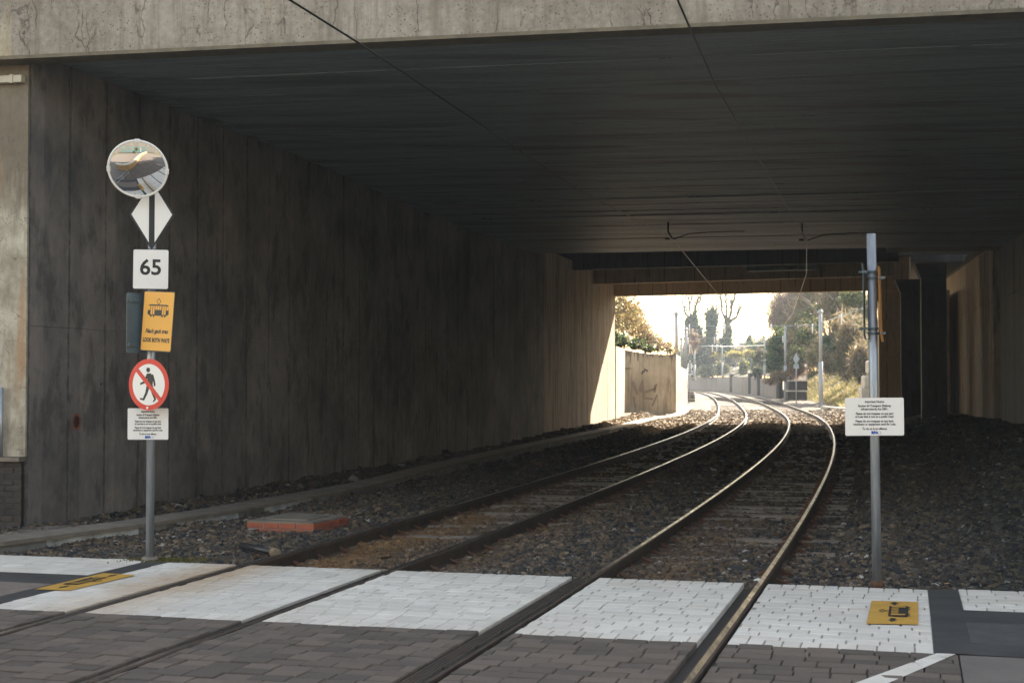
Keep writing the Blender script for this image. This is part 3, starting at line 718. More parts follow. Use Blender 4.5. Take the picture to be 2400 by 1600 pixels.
wbox(MB(), -6, -.04, -.10, -.005, at(30, 197, Y0).z, at(30, 181, Y0).z).build('trunking', m_conduit, tr)
wbox(MB(), -.2, -.16, -.108, -.004, at(30, 199, Y0).z, at(30, 179, Y0).z).build('bracket', m_conduit, tr)
hr = thing('handrail', 'short steel handrail posts standing on the brick ledge at the left edge', 'handrail', WP(-.33, -.12, zl))
for a_, r_ in ((-.30, .028), (-.38, .012)):
    MB().tube([WP(a_, -.06, zl - .02), WP(a_, -.06, zl + .88)], r_, 12).build('post', m_galv, hr)

# ------------------------------------------------------------------ cable trough along the left wall
tpx = [(0, 1270), (260, 1238), (434, 1216), (600, 1184), (867, 1138), (1080, 1082), (1290, 1035), (1468, 998), (1533, 980.5), (1594, 972), (1612, 964), (1624, 950)]
tp = [G(u, v, .0) for u, v in tpx]; tp.insert(0, tp[0] + (tp[0] - tp[1]).normalized() * 4.0)
def resample(pts, step):
    out = [pts[0].copy()]; acc = 0
    L_ = [0]; 
    for i in range(1, len(pts)): L_.append(L_[-1] + (pts[i] - pts[i - 1]).length)
    n = int(L_[-1] / step); ds = np.linspace(0, L_[-1], n + 1)
    xs = np.interp(ds, L_, [p.x for p in pts]); ys = np.interp(ds, L_, [p.y for p in pts])
    for _ in range(6): xs[1:-1] = (xs[:-2] + 2 * xs[1:-1] + xs[2:]) / 4; ys[1:-1] = (ys[:-2] + 2 * ys[1:-1] + ys[2:]) / 4
    return [Vector((a, b, 0)) for a, b in zip(xs, ys)]
tr_pts = resample(tp, .78)
trough = thing('cable_trough', 'low concrete cable trough running beside the left wall', 'cable trough', tr_pts[0])
for i in range(len(tr_pts) - 1):
    a, b = tr_pts[i], tr_pts[i + 1]; d = (b - a).normalized(); nl = Vector((-d.y, d.x, 0)); g = .006
    lit = i < 14 and random.random() < .45  # some blocks get a paler side colour as painted patches of light
    def quad(z0, z1, o0, o1, name, m, gg=g):
        p0, p1 = a + d * gg, b - d * gg
        vs = [(q.x, q.y, z) for z in (z0, z1) for q in (p0 + nl * o0, p1 + nl * o0, p1 + nl * o1, p0 + nl * o1)]
        MB().add(vs, [(3, 2, 1, 0), (4, 5, 6, 7), (0, 1, 5, 4), (1, 2, 6, 5), (2, 3, 7, 6), (3, 0, 4, 7)]).build(name, m, trough)
    far = a.y > 52
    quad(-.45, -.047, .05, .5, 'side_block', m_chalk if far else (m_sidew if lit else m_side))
    quad(-.045 + random.uniform(-.004, .003), random.uniform(-.004, .004), 0, .52, 'cover_slab', m_chalk if far else m_slab, .004)

# ------------------------------------------------------------------ brick inspection chamber
c4 = [G(579, 1219, -.005), G(735, 1224, -.005), G(815, 1208, -.005), G(677, 1200, -.005)]
ch = thing('inspection_chamber', 'low red brick chamber with a concrete lid set in the ballast', 'manhole', (c4[0] + c4[2]) / 2)
cen = (c4[0] + c4[2]) / 2
def shrink(k, z): return [Vector((cen.x + (p.x - cen.x) * k, cen.y + (p.y - cen.y) * k, z)) for p in c4]
def pr(name, k, z0, z1, m):
    vs = shrink(k, z0) + shrink(k, z1)
    return MB().add(vs, [(3, 2, 1, 0), (4, 5, 6, 7), (0, 1, 5, 4), (1, 2, 6, 5), (2, 3, 7, 6), (3, 0, 4, 7)]).build(name, m, ch)
cw = pr('brick_wall', .975, -.3, -.025, m_mortar); pr('concrete_cap', .985, -.025, -.003, m_slab); pr('lid', .62, -.003, .012, m_slab)
for e in range(4):
    a, b = c4[e], c4[(e + 1) % 4]; Ln = (b - a).length; d = (b - a).normalized(); ou = Vector((d.y, -d.x, 0)); nb = max(3, round(Ln / .235))
    for r_ in range(3):
        for k in range(nb):
            w = Ln / nb; off = (w / 2 if r_ % 2 else 0); x0 = k * w + off; x1 = min(x0 + w, Ln) - .02
            if x1 - x0 < .04: continue
            z1_ = -.027 - r_ * .075; m = (a + d * (x0 + x1) / 2) - ou * .045
            o = MB().box((m.x, m.y, z1_ - .034), (x1 - x0, .09 + random.uniform(0, .008), .066), rz=math.atan2(d.y, d.x), ch=.005).build('brick', m_brickr, cw)
pp = thing('pipe', 'short black plastic pipe end lying in the ballast beside the left rail', 'pipe', G(600, 1285, -.08))
a, b = G(566, 1277, -.06), G(640, 1293, -.05)
MB().tube([a, b], .035, 12).build('pipe_body', m_black_r, pp)
MB().tube([b, b + (b - a).normalized() * .10], .048, 12).build('end_cap', m_tan, pp)

# ------------------------------------------------------------------ sign posts
def rrect(w, h, r, n=5, cx=0, cy=0):
    out = []
    for qx, qy, a0 in ((w / 2 - r, h / 2 - r, 0), (-w / 2 + r, h / 2 - r, 90), (-w / 2 + r, -h / 2 + r, 180), (w / 2 - r, -h / 2 + r, 270)):
        for i in range(n + 1):
            a = math.radians(a0 + 90 * i / n); out.append((cx + qx + r * math.cos(a), cy + qy + r * math.sin(a)))
    return out
def circ(r, n=48, cx=0, cy=0): return [(cx + r * math.cos(2 * math.pi * k / n), cy + r * math.sin(2 * math.pi * k / n)) for k in range(n)]
def SM(p, yaw=0, tilt=0, roll=0):
    return Matrix.Translation(p) @ Matrix.Rotation(math.radians(yaw), 4, 'Z') @ Matrix.Rotation(math.radians(90 + tilt), 4, 'X') @ Matrix.Rotation(math.radians(roll), 4, 'Z')
def text(body, size, M, m, parent, align='CENTER', bold=0.0, shear=0.0, sx=1.0, name='lettering'):
    cu = bpy.data.curves.new('t', 'FONT'); cu.body = body; cu.size = size; cu.align_x = align; cu.align_y = 'CENTER'; cu.offset = bold; cu.shear = shear; cu.resolution_u = 3
    tmp = bpy.data.objects.new('t', cu); COL.objects.link(tmp); dg = bpy.context.evaluated_depsgraph_get()
    me = bpy.data.meshes.new_from_object(tmp.evaluated_get(dg)); COL.objects.unlink(tmp); bpy.data.objects.remove(tmp)
    me.transform(M @ Matrix.Diagonal((sx, 1, 1, 1))); me.materials.clear(); me.materials.append(m); me.name = name
    return link(bpy.data.objects.new(name, me), parent)
T = lambda x, y, z=0: Matrix.Translation((x, y, z))
NOTICE = [('Important Notice', .105), ('Section 64 Transport (Railway', .215), ('Infrastructure) Act 2001.', .30), ('Please do not trespass on any part', .42), ('of Luas that is not on a public road.', .50),
          ('Please do not trespass on any land,', .62), ('machinery or equipment used for Luas.', .70), ('To do so is an offence.', .82)]
def notice(root, M, w, h, hide_top=0):
    pl = MB().prism(rrect(w, h, .012), 0, .004, M).build('notice_plate', m_signw, root); pl['label'] = 'white notice plate with small dark print'
    for ln_, y in NOTICE:
        text(ln_, h * .082, M @ T(0, h / 2 - y * h, .0052), m_ink, pl, bold=.0009, sx=w * .93 / h * .6)
    text('RPA', h * .10, M @ T(0, h / 2 - .925 * h, .0052), m_signb, pl, bold=.0028, name='logo')
    MB().prism([(.035, -.012), (.052, -.012), (.055, .010), (.035, .012), (.035, .010), (.052, .008), (.050, -.010), (.035, -.010)], .005, .0056, M @ T(0, h / 2 - .925 * h, 0)).build('logo', m_signb, pl)

base = G(351, 1311); YP = base.y
post = thing('sign_post', 'grey metal post carrying a round mirror and four signs at the left of the crossing', 'sign post', base)
top = at(358, 415, YP)
MB().tube([base - Vector((0, 0, .2)), Vector((top.x, YP, top.z))], .0405, 20).build('pole', m_galv, post)
MB().tube([base + Vector((0, 0, -.1)), base + Vector((0, 0, .025)), base + Vector((0, 0, .03))], [.11, .075, .042], 14).build('base_plate', m_slab, post)
ft = YP - .05
k = YP / F
# diamond sign
p = at(356, 503, ft); w, h = 106 * k, 166 * k; M = SM(p, 8, 0, 0)
def dia(w, h, r=.0):
    pts = [(0, -h / 2), (w / 2, 0), (0, h / 2), (-w / 2, 0)]; out = []
    for i in range(4):
        a, b, c = Vector(pts[i - 1]), Vector(pts[i]), Vector(pts[(i + 1) % 4]); d1 = (a - b).normalized(); d2 = (c - b).normalized(); rr = .018
        for t in (0, .33, .66, 1): q = b + d1 * rr * (1 - t) ** 1.4 + d2 * rr * t ** 1.4; out.append((q.x, q.y))
    return out
dg_ = MB().prism(dia(w, h), 0, .004, M, 0).build('diamond_sign', m_black, post); dg_['label'] = 'white diamond sign with a black border and centre bar'
for sg in (-1, 1):
    q = [(sg * .028, -h / 2 + .075), (sg * (w / 2 - .028), 0), (sg * .028, h / 2 - .075)]
    MB().prism(q if sg > 0 else q[::-1], .004, .006, M).build('white_field', m_signw, dg_)
# 65 sign
p = at(353.5, 631, ft); w, h = 84 * k, 95 * k; M = SM(p, 6, 0, -.5)
sg65 = MB().prism(rrect(w, h, .022), 0, .004, M).build('speed_sign', m_black, post); sg65['label'] = 'square white sign reading 65'
MB().prism(rrect(w - .016, h - .016, .016), .004, .0055, M).build('white_field', m_signw, sg65)
text('65', .215, M @ T(0, .012, .007), m_black, sg65, bold=.0045, sx=1.02)
# amber sign
p = at(370, 753, YP - .19); M = SM(p, -30, -2, -3.2); w, h = 84 * k / math.cos(math.radians(30)), 140 * k
ya = MB().prism(rrect(w, h, .02), 0, .004, M).build('tram_warning_sign', m_black, post); ya['label'] = 'amber sign with a tram picture and the words look both ways'
MB().prism(rrect(w - .018, h - .018, .014), .004, .0055, M).build('amber_field', m_signy, ya)
sy = MB(); z0, z1 = .0056, .0068
tw_, th = w * .68, h * .185; yc = h * .185
sy.prism([(-tw_ / 2, yc - th * .35), (-tw_ / 2 + .008, yc + th * .42), (-tw_ / 2 + .03, yc + th * .5), (tw_ / 2 - .03, yc + th * .5), (tw_ / 2 - .008, yc + th * .42), (tw_ / 2, yc - th * .35), (tw_ / 2 - .03, yc - th * .5), (-tw_ / 2 + .03, yc - th * .5)], z0, z1, M)
for x in (-.33, -.2, .2, .33): sy.prism(circ(.009, 12, x * tw_, yc - th * .56), z0, z1, M)
for x0, x1, y0, y1 in ((-.48, -.38, .0, .38), (-.35, -.275, -.4, .38), (-.25, -.17, -.4, .38), (-.14, -.06, .02, .38), (-.04, .05, .02, .38), (.07, .15, .02, .38), (.19, .26, -.4, .38), (.285, .36, -.4, .38), (.39, .48, .0, .36)):
    sy.prism([(x0 * tw_, yc + y0 * th), (x1 * tw_, yc + y0 * th), (x1 * tw_, yc + y1 * th), (x0 * tw_, yc + y1 * th)], z1, z1 + .0012, M, 1)
for a_, b_ in (((0, .5), (.1, .78)), ((.1, .78), (0, 1.05)), ((0, 1.05), (-.1, .78)), ((-.1, .78), (0, .5))):
    A_ = Vector((a_[0] * tw_, yc + a_[1] * th)); B_ = Vector((b_[0] * tw_, yc + b_[1] * th)); d = (B_ - A_).normalized(); nn = Vector((-d.y, d.x)) * .0025
    sy.prism([A_ - nn, B_ - nn, B_ + nn, A_ + nn], z0, z1, M)
sy.build('tram_symbol', [m_black, m_signy], ya)
text('Féach gach treo', .058, M @ T(0, -h * .165, .0068), m_black, ya, bold=.0022, shear=.25, sx=.80)
text('LOOK BOTH WAYS', .056, M @ T(0, -h * .315, .0068), m_black, ya, bold=.0028, sx=.71)
# back of a second warning sign, turned the other way
p = at(322, 757, ft + .04); M = SM(p, 60, 0, 0)
bk = MB().prism(rrect(.30, h, .02), 0, .004, M).build('sign_back', m_galvd, post); bk['label'] = 'grey back of a sign turned away'
M2 = SM(at(322, 757, ft + .03), 52, 0, 0)
for yy in (.38, -.36):
    MB().prism(rrect(.27, .035, .004), .006, .022, M @ T(0, yy * h, 0)).build('bracket', m_galvd, bk)
# no pedestrians roundel
p = at(349, 901, YP - .20); R_ = 59.5 * k; M = SM(p, -27, 0, 0)
rd = MB().prism(circ(R_), 0, .004, M).build('no_entry_roundel', m_signr, post); rd['label'] = 'round red and white sign forbidding pedestrians'
MB().prism(circ(R_ * .80), .004, .0052, M).build('white_disc', m_signw, rd)
man = MB(); s_ = R_
def bar(P, Q, w0, w1, z0=.0053, z1=.0064, mi=0):
    P, Q = Vector(P) * s_, Vector(Q) * s_; d = (Q - P).normalized(); n1 = Vector((-d.y, d.x))
    man.prism([P - n1 * w0 * s_, Q - n1 * w1 * s_, Q + n1 * w1 * s_, P + n1 * w0 * s_], z0, z1, M, mi)
man.prism(circ(.095 * s_, 16, -.02 * s_, .57 * s_), .0053, .0064, M)
man.prism([(x * s_, y * s_) for x, y in ((-.09, .43), (.10, .44), (.20, .36), (.22, .05), (.14, -.06), (.02, -.04), (-.06, .0), (-.06, .30))][::-1], .0053, .0064, M)
bar((-.05, .38), (-.20, .10), .055, .05); bar((-.20, .10), (-.42, .02), .05, .035)
bar((.17, .38), (.29, .10), .06, .045); bar((.29, .10), (.31, -.06), .045, .035)
bar((.0, -.0), (-.10, -.32), .085, .06); bar((-.10, -.32), (-.26, -.60), .06, .045); bar((-.24, -.58), (-.42, -.54), .035, .03)
bar((.12, -.0), (.22, -.32), .08, .06); bar((.22, -.32), (.34, -.58), .06, .04); bar((.36, -.54), (.24, -.66), .035, .03)
man.build('walking_figure', m_black, rd)
man = MB(); bar((-.60, .60), (.60, -.60), .085, .085, .0066, .0078); man.build('red_bar', m_signr, rd)
MB().prism(circ(.012, 12, -.01, -R_ * .90), .0045, .012, M).build('bolt', m_signw, rd)
notice(post, SM(at(347, 993, ft), 0, 0, 0), 95 * k, 73 * k)
for v in (480, 650, 700, 800, 880, 990):
    q = at(353, v, YP); MB().tube([Vector((q.x, YP, q.z - .012)), Vector((q.x, YP, q.z + .012))], .047, 16).build('clamp', m_galvd, post)
# convex mirror
p = at(323, 396, YP - .36); Rm = .280; sag = .066; Rs = (Rm ** 2 + sag ** 2) / (2 * sag)
M = SM(p, 6, 24, 0)
mm_ = MB(); rings, seg = 14, 48; vs = [(0, 0, sag)]
for i in range(1, rings + 1):
    rr = Rm * .965 * i / rings; zz = math.sqrt(Rs ** 2 - rr ** 2) - (Rs - sag)
    vs += [(rr * math.cos(2 * math.pi * k2 / seg), rr * math.sin(2 * math.pi * k2 / seg), zz) for k2 in range(seg)]
fs = [(0, 1 + k2, 1 + (k2 + 1) % seg) for k2 in range(seg)]
for i in range(rings - 1): fs += [(1 + i * seg + k2, 1 + (i + 1) * seg + k2, 1 + (i + 1) * seg + (k2 + 1) % seg, 1 + i * seg + (k2 + 1) % seg) for k2 in range(seg)]
mm_.add([M @ Vector(v) for v in vs], fs, 0, True)
mn = N('mirror_silver'); mn.out((.86, .86, .85), .035, 1.0)
mir = mm_.build('convex_mirror', mn.m, post); mir['label'] = 'round convex traffic mirror with a white rim'
rim = MB(); vs = []
for k2 in range(seg):
    a = 2 * math.pi * k2 / seg
    for j in range(8): b = 2 * math.pi * j / 8; vs.append(M @ Vector(((Rm + .012 * math.cos(b)) * math.cos(a), (Rm + .012 * math.cos(b)) * math.sin(a), .012 * math.sin(b))))
rim.add(vs, [(k2 * 8 + j, ((k2 + 1) % seg) * 8 + j, ((k2 + 1) % seg) * 8 + (j + 1) % 8, k2 * 8 + (j + 1) % 8) for k2 in range(seg) for j in range(8)], 0, True)
rim.prism(circ(Rm, 32)[::-1], -.02, -.004, M); rim.build('mirror_rim', m_signw, mir)
for a in (-92, -5, 88, 180):
    MB().box((0, 0, 0), (.03, .045, .034), M=M.to_3x3().to_4x4() @ Matrix.Rotation(math.radians(a), 4, 'Z')).mesh('x', m_signw)
    q = M @ Vector((Rm * math.cos(math.radians(a)), Rm * math.sin(math.radians(a)), 0))
    MB().box(q, (.03, .05, .032), M=M.to_3x3().to_4x4() @ Matrix.Rotation(math.radians(a), 4, 'Z')).build('rim_clip', m_signw, mir)
MB().tube([M @ Vector((0, 0, -.02)), at(353, 430, YP)], .016, 8).build('mirror_arm', m_galvd, mir)
# moss round the post foot
mo = []; 
# ---- right-hand post
base = G(2056, 1368); YR = base.y; kr = YR / F; tp_ = at(2042, 548, YR)
rp = thing('sign_post', 'bare galvanised metal post with a white notice at the right of the crossing', 'sign post', base)
ax = [base - Vector((0, 0, .1)), Vector((tp_.x, YR, tp_.z))]
MB().tube(ax, .0405, 20).build('pole', m_galv, rp)
MB().tube([base + Vector((0, 0, -.05)), base + Vector((0, 0, .03))], .052, 14).build('base_collar', m_rust, rp)
notice(rp, SM(at(2049.5, 976, YR - .05), 0, 0, .3), 137 * kr, 88 * kr)
def edge_sign(name, pts, wdt, m, yaw, lab):
    mb = MB(); 
    dv = Vector((math.sin(math.radians(yaw)), math.cos(math.radians(yaw)), 0)); nn = Vector((dv.y, -dv.x, 0)) * .002
    vs = []
    for (u, v) in pts:
        q = at(u, v, YR - wdt * .35)
        for e, n2 in ((0, -1), (0, 1), (1, 1), (1, -1)): vs.append(q + dv * wdt * e + nn * n2)
    fs = []
    for i in range(len(pts) - 1):
        for j in range(4): fs.append((i * 4 + j, i * 4 + (j + 1) % 4, (i + 1) * 4 + (j + 1) % 4, (i + 1) * 4 + j))
    fs += [(3, 2, 1, 0), tuple(len(pts) * 4 - 4 + j for j in range(4))]
    o = mb.add(vs, fs).build(name, m, rp); o['label'] = lab
    return o
edge_sign('sign_back', [(2019, 615), (2022, 640), (2023, 700), (2024, 785), (2026, 793)], .30, m_galvd, 16.5, 'dark sign seen edge-on, turned to the left')
ea = edge_sign('tram_warning_sign', [(2057.5, 622), (2058, 640), (2060, 700), (2062, 770), (2066, 800)], .30, simple('shaded_amber', (.40, .18, .035), (.28, .12, .03), 6), 18, 'amber warning sign seen almost edge-on')  # amber darkened, the sign's shade is put into its colour
for v in (637, 651, 770, 781):
    q = at(2042 + (v - 548) * .017, v, YR); cl = MB().tube([Vector((q.x, YR, q.z - .011)), Vector((q.x, YR, q.z + .011))], .047, 18)
    cl.box((q.x + (-.075 if v in (637, 770) else .07), YR, q.z), (.075, .04, .022)); cl.build('clamp', m_galvd, rp)

# ------------------------------------------------------------------ contact wires and hangers
wl = [G(560, -80, 5.4)] + [G(u, v, 5.4) for u, v in ((679, 0), (831, 95), (1347, 439), (1577, 561), (1661, 663))]
wl = [wl[0] + (wl[0] - wl[1]).normalized() * 12] + wl + [V(s, -1.72 + .2 * (-1) ** i, 5.3) for i, s in enumerate((80, 106, 140, 160, 200, 240))]
wr = [G(1560, -60, 5.4)] + [G(u, v, 5.4) for u, v in ((1588, 0), (1673, 194), (1891, 564), (1890, 643))]
wr = [wr[0] + (wr[0] - wr[1]).normalized() * 12] + wr + [V(s, 1.72 - .2 * (-1) ** i, 5.3) for i, s in enumerate((80, 106, 140, 160, 200, 240))]
for pts, lb in ((wl, 'overhead contact wire over the left track, crossing the sky-lit fascia'), (wr, 'overhead contact wire over the right track, steeper in the view')):
    tag(MB().tube(pts, .012, 6).build('contact_wire', m_wire), lb, 'overhead wire')
for (u, v, lb) in ((1577, 561, 'left wire hanger bolted under the dark soffit'), (1891, 564, 'right wire hanger bolted under the dark soffit')):
    q = G(u, v, 5.4); hg = thing('wire_hanger', lb, 'wire hanger', q, 'wire hangers under the bridge')
    MB().tube([q, q + Vector((-.12, 0, .2)), q + Vector((-.12, 0, .50))], .022, 8).build('insulator', m_ins, hg)
    MB().tube([q, q + Vector((.45, .1, .16)), q + Vector((1.15, .2, .22)), q + Vector((1.9, .3, .24))], .014, 6).build('support_arm', m_ins, hg)
    MB().box(q + Vector((-.14, 0, .02)), (.12, .06, .05)).build('clamp', m_ins, hg)

# ------------------------------------------------------------------ outside: walls, banks, poles, planting
def wall_strip(name, pts, zt, zb, th, m, parent=None, side=1):
    mb = MB(); vs = []
    for i, p in enumerate(pts):
        d = (pts[min(i + 1, len(pts) - 1)] - pts[max(i - 1, 0)]).normalized(); n_ = Vector((-d.y, d.x, 0)) * side
        t = zt[i] if isinstance(zt, (list, tuple)) else zt
        for o_, z in ((0, zb), (0, t), (th, t), (th, zb)): q = p + n_ * o_; vs.append((q.x, q.y, z))
    fs = []
    for i in range(len(pts) - 1):
        for j in range(3): fs.append((i * 4 + j, i * 4 + j + 1, i * 4 + j + 5, i * 4 + j + 4))
    fs += [(3, 2, 1, 0), tuple(len(pts) * 4 - 4 + j for j in range(4))]
    return mb.add(vs, fs).build(name, m, parent)
wA = WL(Y1 + .1); wA.z = 0
wB = Vector((6.0, 77.0, 0)); wCn = Vector((9.04, 80.0, 0)); wD = Vector((11.6, 96.0, 0))
lw = thing('retaining_wall', 'stained concrete retaining wall with a faded grey tag beyond the left abutment', 'wall', wB)
wall_strip('end_wall', [wA + Vector((.06, .5, 0)), wB], [3.25, 3.4], -.5, .5, m_wallc, lw)
def graffiti_mat():
    m = boards('stained_tan_concrete', (.48, .385, .26), (.27, .21, .135), width=.9, direction=(.7, .7, 0), stain=(.13, .095, .06), streak=.2, lines=.2)
    n = N.__new__(N); n.m = m; n.t = m.node_tree; n.b = n.t.nodes['Principled BSDF']
    old = n.b.inputs['Base Color'].links[0].from_socket; p = n.pos(); sx = n.n('SeparateXYZ'); n.set(sx.inputs[0], p)
    top = n.math('ADD', n.math('MULTIPLY', sx.outputs['Z'], .33), n.math('MULTIPLY', n.noise(n.pos((3, 3, .25)), 1.2, 5), .9))
    col = n.mix(n.ramp(top, [(1.38, 0.0), (1.5, .85)] if False else [(0.0, 0.0), (1.0, 1.0)]), old, (.05, .04, .03)) if False else n.mix(n.math('MULTIPLY', n.math('GREATER_THAN', top, 1.46), .75), old, (.06, .047, .035))
    n.set(n.b.inputs['Base Color'], col); return m
mid = [wB.lerp(wCn, t) + Vector((.25, -.25, 0)) * (4 * t * (1 - t)) * -.6 for t in (0, .25, .5, .75, 1)]
wall_strip('front_face', mid, [3.38, 3.28, 3.2, 3.17, 3.19], -.5, .4, graffiti_mat(), lw)
wE = wCn.lerp(wD, .36); wE2 = wCn.lerp(wD, .37)
wall_strip('side_face', [wCn + Vector((.01, .03, 0)), wE, wE2, wD], [3.19, 3.16, 2.58, 2.42], -.5, .4, m_wallc, lw)
fdir = (wCn - wB).normalized(); fnn = Vector((fdir.y, -fdir.x, 0))
gt = MB(); Mf = Matrix(((fdir.x, 0, fnn.x, wB.x), (fdir.y, 0, fnn.y, wB.y), (0, 1, 0, 0), (0, 0, 0, 1)))
for pts in ([(.3, 1.6), (.5, 1.75), (.95, 1.05), (.8, .95)], [(.9, 1.2), (1.15, 1.65), (1.3, 1.6), (1.2, 1.1)], [(1.15, 1.7), (1.35, 1.8), (1.45, .9), (1.3, .8)], [(1.5, 1.2), (2.5, 1.4), (2.45, 1.25), (1.5, 1.05)], [(2.3, 1.5), (2.6, 1.6), (2.4, 1.1), (2.2, 1.1)], [(2.5, 1.0), (2.65, .95), (2.2, .35), (2.05, .4)], [(1.4, .85), (2.2, .8), (2.2, .7), (1.4, .75)], [(.4, .9), (.55, .9), (.75, .35), (.6, .3)]):
    gt.prism([(x * .95, y) for x, y in pts], .175, .18, Mf)
gt.build('faded_tag', simple('faded_grey_paint', (.22, .165, .10), (.16, .12, .07), 5), lw)
gt = MB()
for pts in ([(1.15, 2.15), (1.3, 2.32), (1.36, 2.2), (1.2, 2.05)], [(1.33, 2.2), (1.45, 2.4), (1.5, 2.3), (1.4, 2.15)], [(1.47, 2.38), (1.75, 2.3), (1.7, 2.2), (1.5, 2.28)]): gt.prism([(x * .95, y) for x, y in pts], .19, .195, Mf)
gt.build('dark_scrawl', m_black, lw)

# left bank behind the wall
def heightgrid(name, X0, X1, Ya, Yb, fz, m, nx=24, ny=24, fx=None):
    u = np.linspace(0, 1, nx); v = np.linspace(0, 1, ny); U, Vv = np.meshgrid(u, v, indexing='ij')
    X = X0 + (X1 - X0) * U; Y = Ya + (Yb - Ya) * Vv
    if fx is not None: X = X + fx(Y)
    Z = fz(U, Vv, X, Y); vt = np.stack([X, Y, Z], -1).reshape(-1, 3); i = np.arange(nx * ny).reshape(nx, ny)
    f = np.stack([i[:-1, :-1], i[1:, :-1], i[1:, 1:], i[:-1, 1:]], -1).reshape(-1, 4)
    return struct(link(bpy.data.objects.new(name, np_mesh(name, vt, f, m, smooth=True))))
nz = lambda X, Y: .35 * np.sin(X * .9 + Y * .31) * np.cos(Y * .47 - X * .2) + .15 * np.sin(X * 2.3 + Y * 1.1)
heightgrid('embankment', -24, 0, 64, 200, lambda U, Vv, X, Y: 2.3 + 3.2 * smooth(1.0, .55, U) - .8 * smooth(100, 180, Y) + nz(X, Y) * .5, m_earth,
           fx=lambda Y: np.interp(Y, [64, 77, 80.5, 96, 130, 200], [4.2, 5.6, 8.6, 11.1, 15.5, 24]))
# right bank: starts at track side offset c=5.4 and climbs
ss2 = np.arange(64, 149, 3.0); cc2 = np.array([5.2, 5.6, 6.2, 7, 8, 9.5, 11, 13, 15, 18, 22, 27, 34, 45, 70])
S2, C2 = np.meshgrid(ss2, cc2, indexing='ij'); X2, Y2, _ = C(S2, C2)
wallh = smooth(128, 150, S2) * 1.9
Z2 = np.where(C2 < 5.4, -.25, 0) + wallh * (C2 > 5.4) + (np.clip(C2 - 5.9, 0, 60) * (.62 - .30 * smooth(120, 165, S2))).clip(0, 8.0 - 2.2 * smooth(150, 200, S2)) + nz(X2, Y2) * smooth(6, 9, C2)
i2 = np.arange(S2.size).reshape(S2.shape)
struct(link(bpy.data.objects.new('embankment', np_mesh('embankment', np.stack([X2, Y2, Z2], -1).reshape(-1, 3), np.stack([i2[:-1, :-1], i2[:-1, 1:], i2[1:, 1:], i2[1:, :-1]], -1).reshape(-1, 4), m_earth, smooth=True))))
def bankz(s, c): return float(smooth(128, 150, s) * 1.9 + min(max(c - 5.9, 0) * (.62 - .30 * smooth(120, 165, s)), 8.0 - 2.2 * smooth(150, 200, s)))

# panelled concrete retaining wall on the far right
m_pan = boards('ribbed_panel_concrete', (.17, .14, .13), (.06, .05, .048), width=.55, direction=(.4, .91, 0), tone=3.2, streak=.7, stain=(.07, .06, .055))
rw = thing('retaining_wall', 'long grey panelled retaining wall on the outside of the distant curve', 'wall', V(200, 5.3))
pxs = [(1560, 910, 886), (1600, 911, 885), (1623, 912, 884), (1668, 914, 883), (1714.7, 917, 882.5), (1759, 921.5, 883), (1780.6, 924.6, 885), (1826, 932, 888.5)]
for i in range(len(pxs) - 1):
    a, b = G(pxs[i][0], pxs[i][1]), G(pxs[i + 1][0], pxs[i + 1][1]); d = (b - a).normalized()
    za = at(pxs[i][0], pxs[i][2], a.y).z; zb2 = at(pxs[i + 1][0], pxs[i + 1][2], b.y).z
    L2 = (b - a).length; nsub = max(2, int(L2 / 6))
    for j in range(nsub):
        p0 = a.lerp(b, j / nsub) + d * .06; p1 = a.lerp(b, (j + 1) / nsub) - d * .06; n_ = Vector((-d.y, d.x, 0)) * random.uniform(0, .05)
        z_ = za + (zb2 - za) * (j + .5) / nsub + random.uniform(-.05, .05)
        wall_strip('panel', [p0 + n_, p1 + n_], z_, -.4, .3, m_pan, rw, 1)
wtop = [(G(a_, b_), at(a_, c_, G(a_, b_).y).z) for a_, b_, c_ in pxs]
offs_ = [0.35, 1.5, 4, 9, 16, 26, 45, 90]; rise = [0, .35, 1.0, 2.0, 3.0, 4.2, 5.5, 6]
vb_ = []
for i, (g_, z_) in enumerate(wtop):
    d = (wtop[min(i + 1, len(wtop) - 1)][0] - wtop[max(i - 1, 0)][0]).normalized(); n_ = Vector((-d.y, d.x, 0))
    for o_, r_ in zip(offs_, rise): q = g_ + n_ * o_; vb_.append((q.x, q.y, z_ + r_ * (1 + .6 * max(0, i - 4)) + .25 * math.sin(i * 2.3 + o_)))
no_ = len(offs_); mbk = MB().add(vb_, [(i * no_ + j, i * no_ + j + 1, (i + 1) * no_ + j + 1, (i + 1) * no_ + j) for i in range(len(wtop) - 1) for j in range(no_ - 1)], 0, True)
struct(mbk.build('embankment', m_earth))
for (u, v, vt) in ((1714.7, 917, 881), (1759, 921.5, 881), (1780.6, 924.6, 883), (1827, 932, 886)):
    g = G(u, v); MB().box((g.x, g.y, 1.0), (.45, .45, at(u, vt, g.y).z * 1.0 + 1), rz=.5).build('post', m_joint, rw)
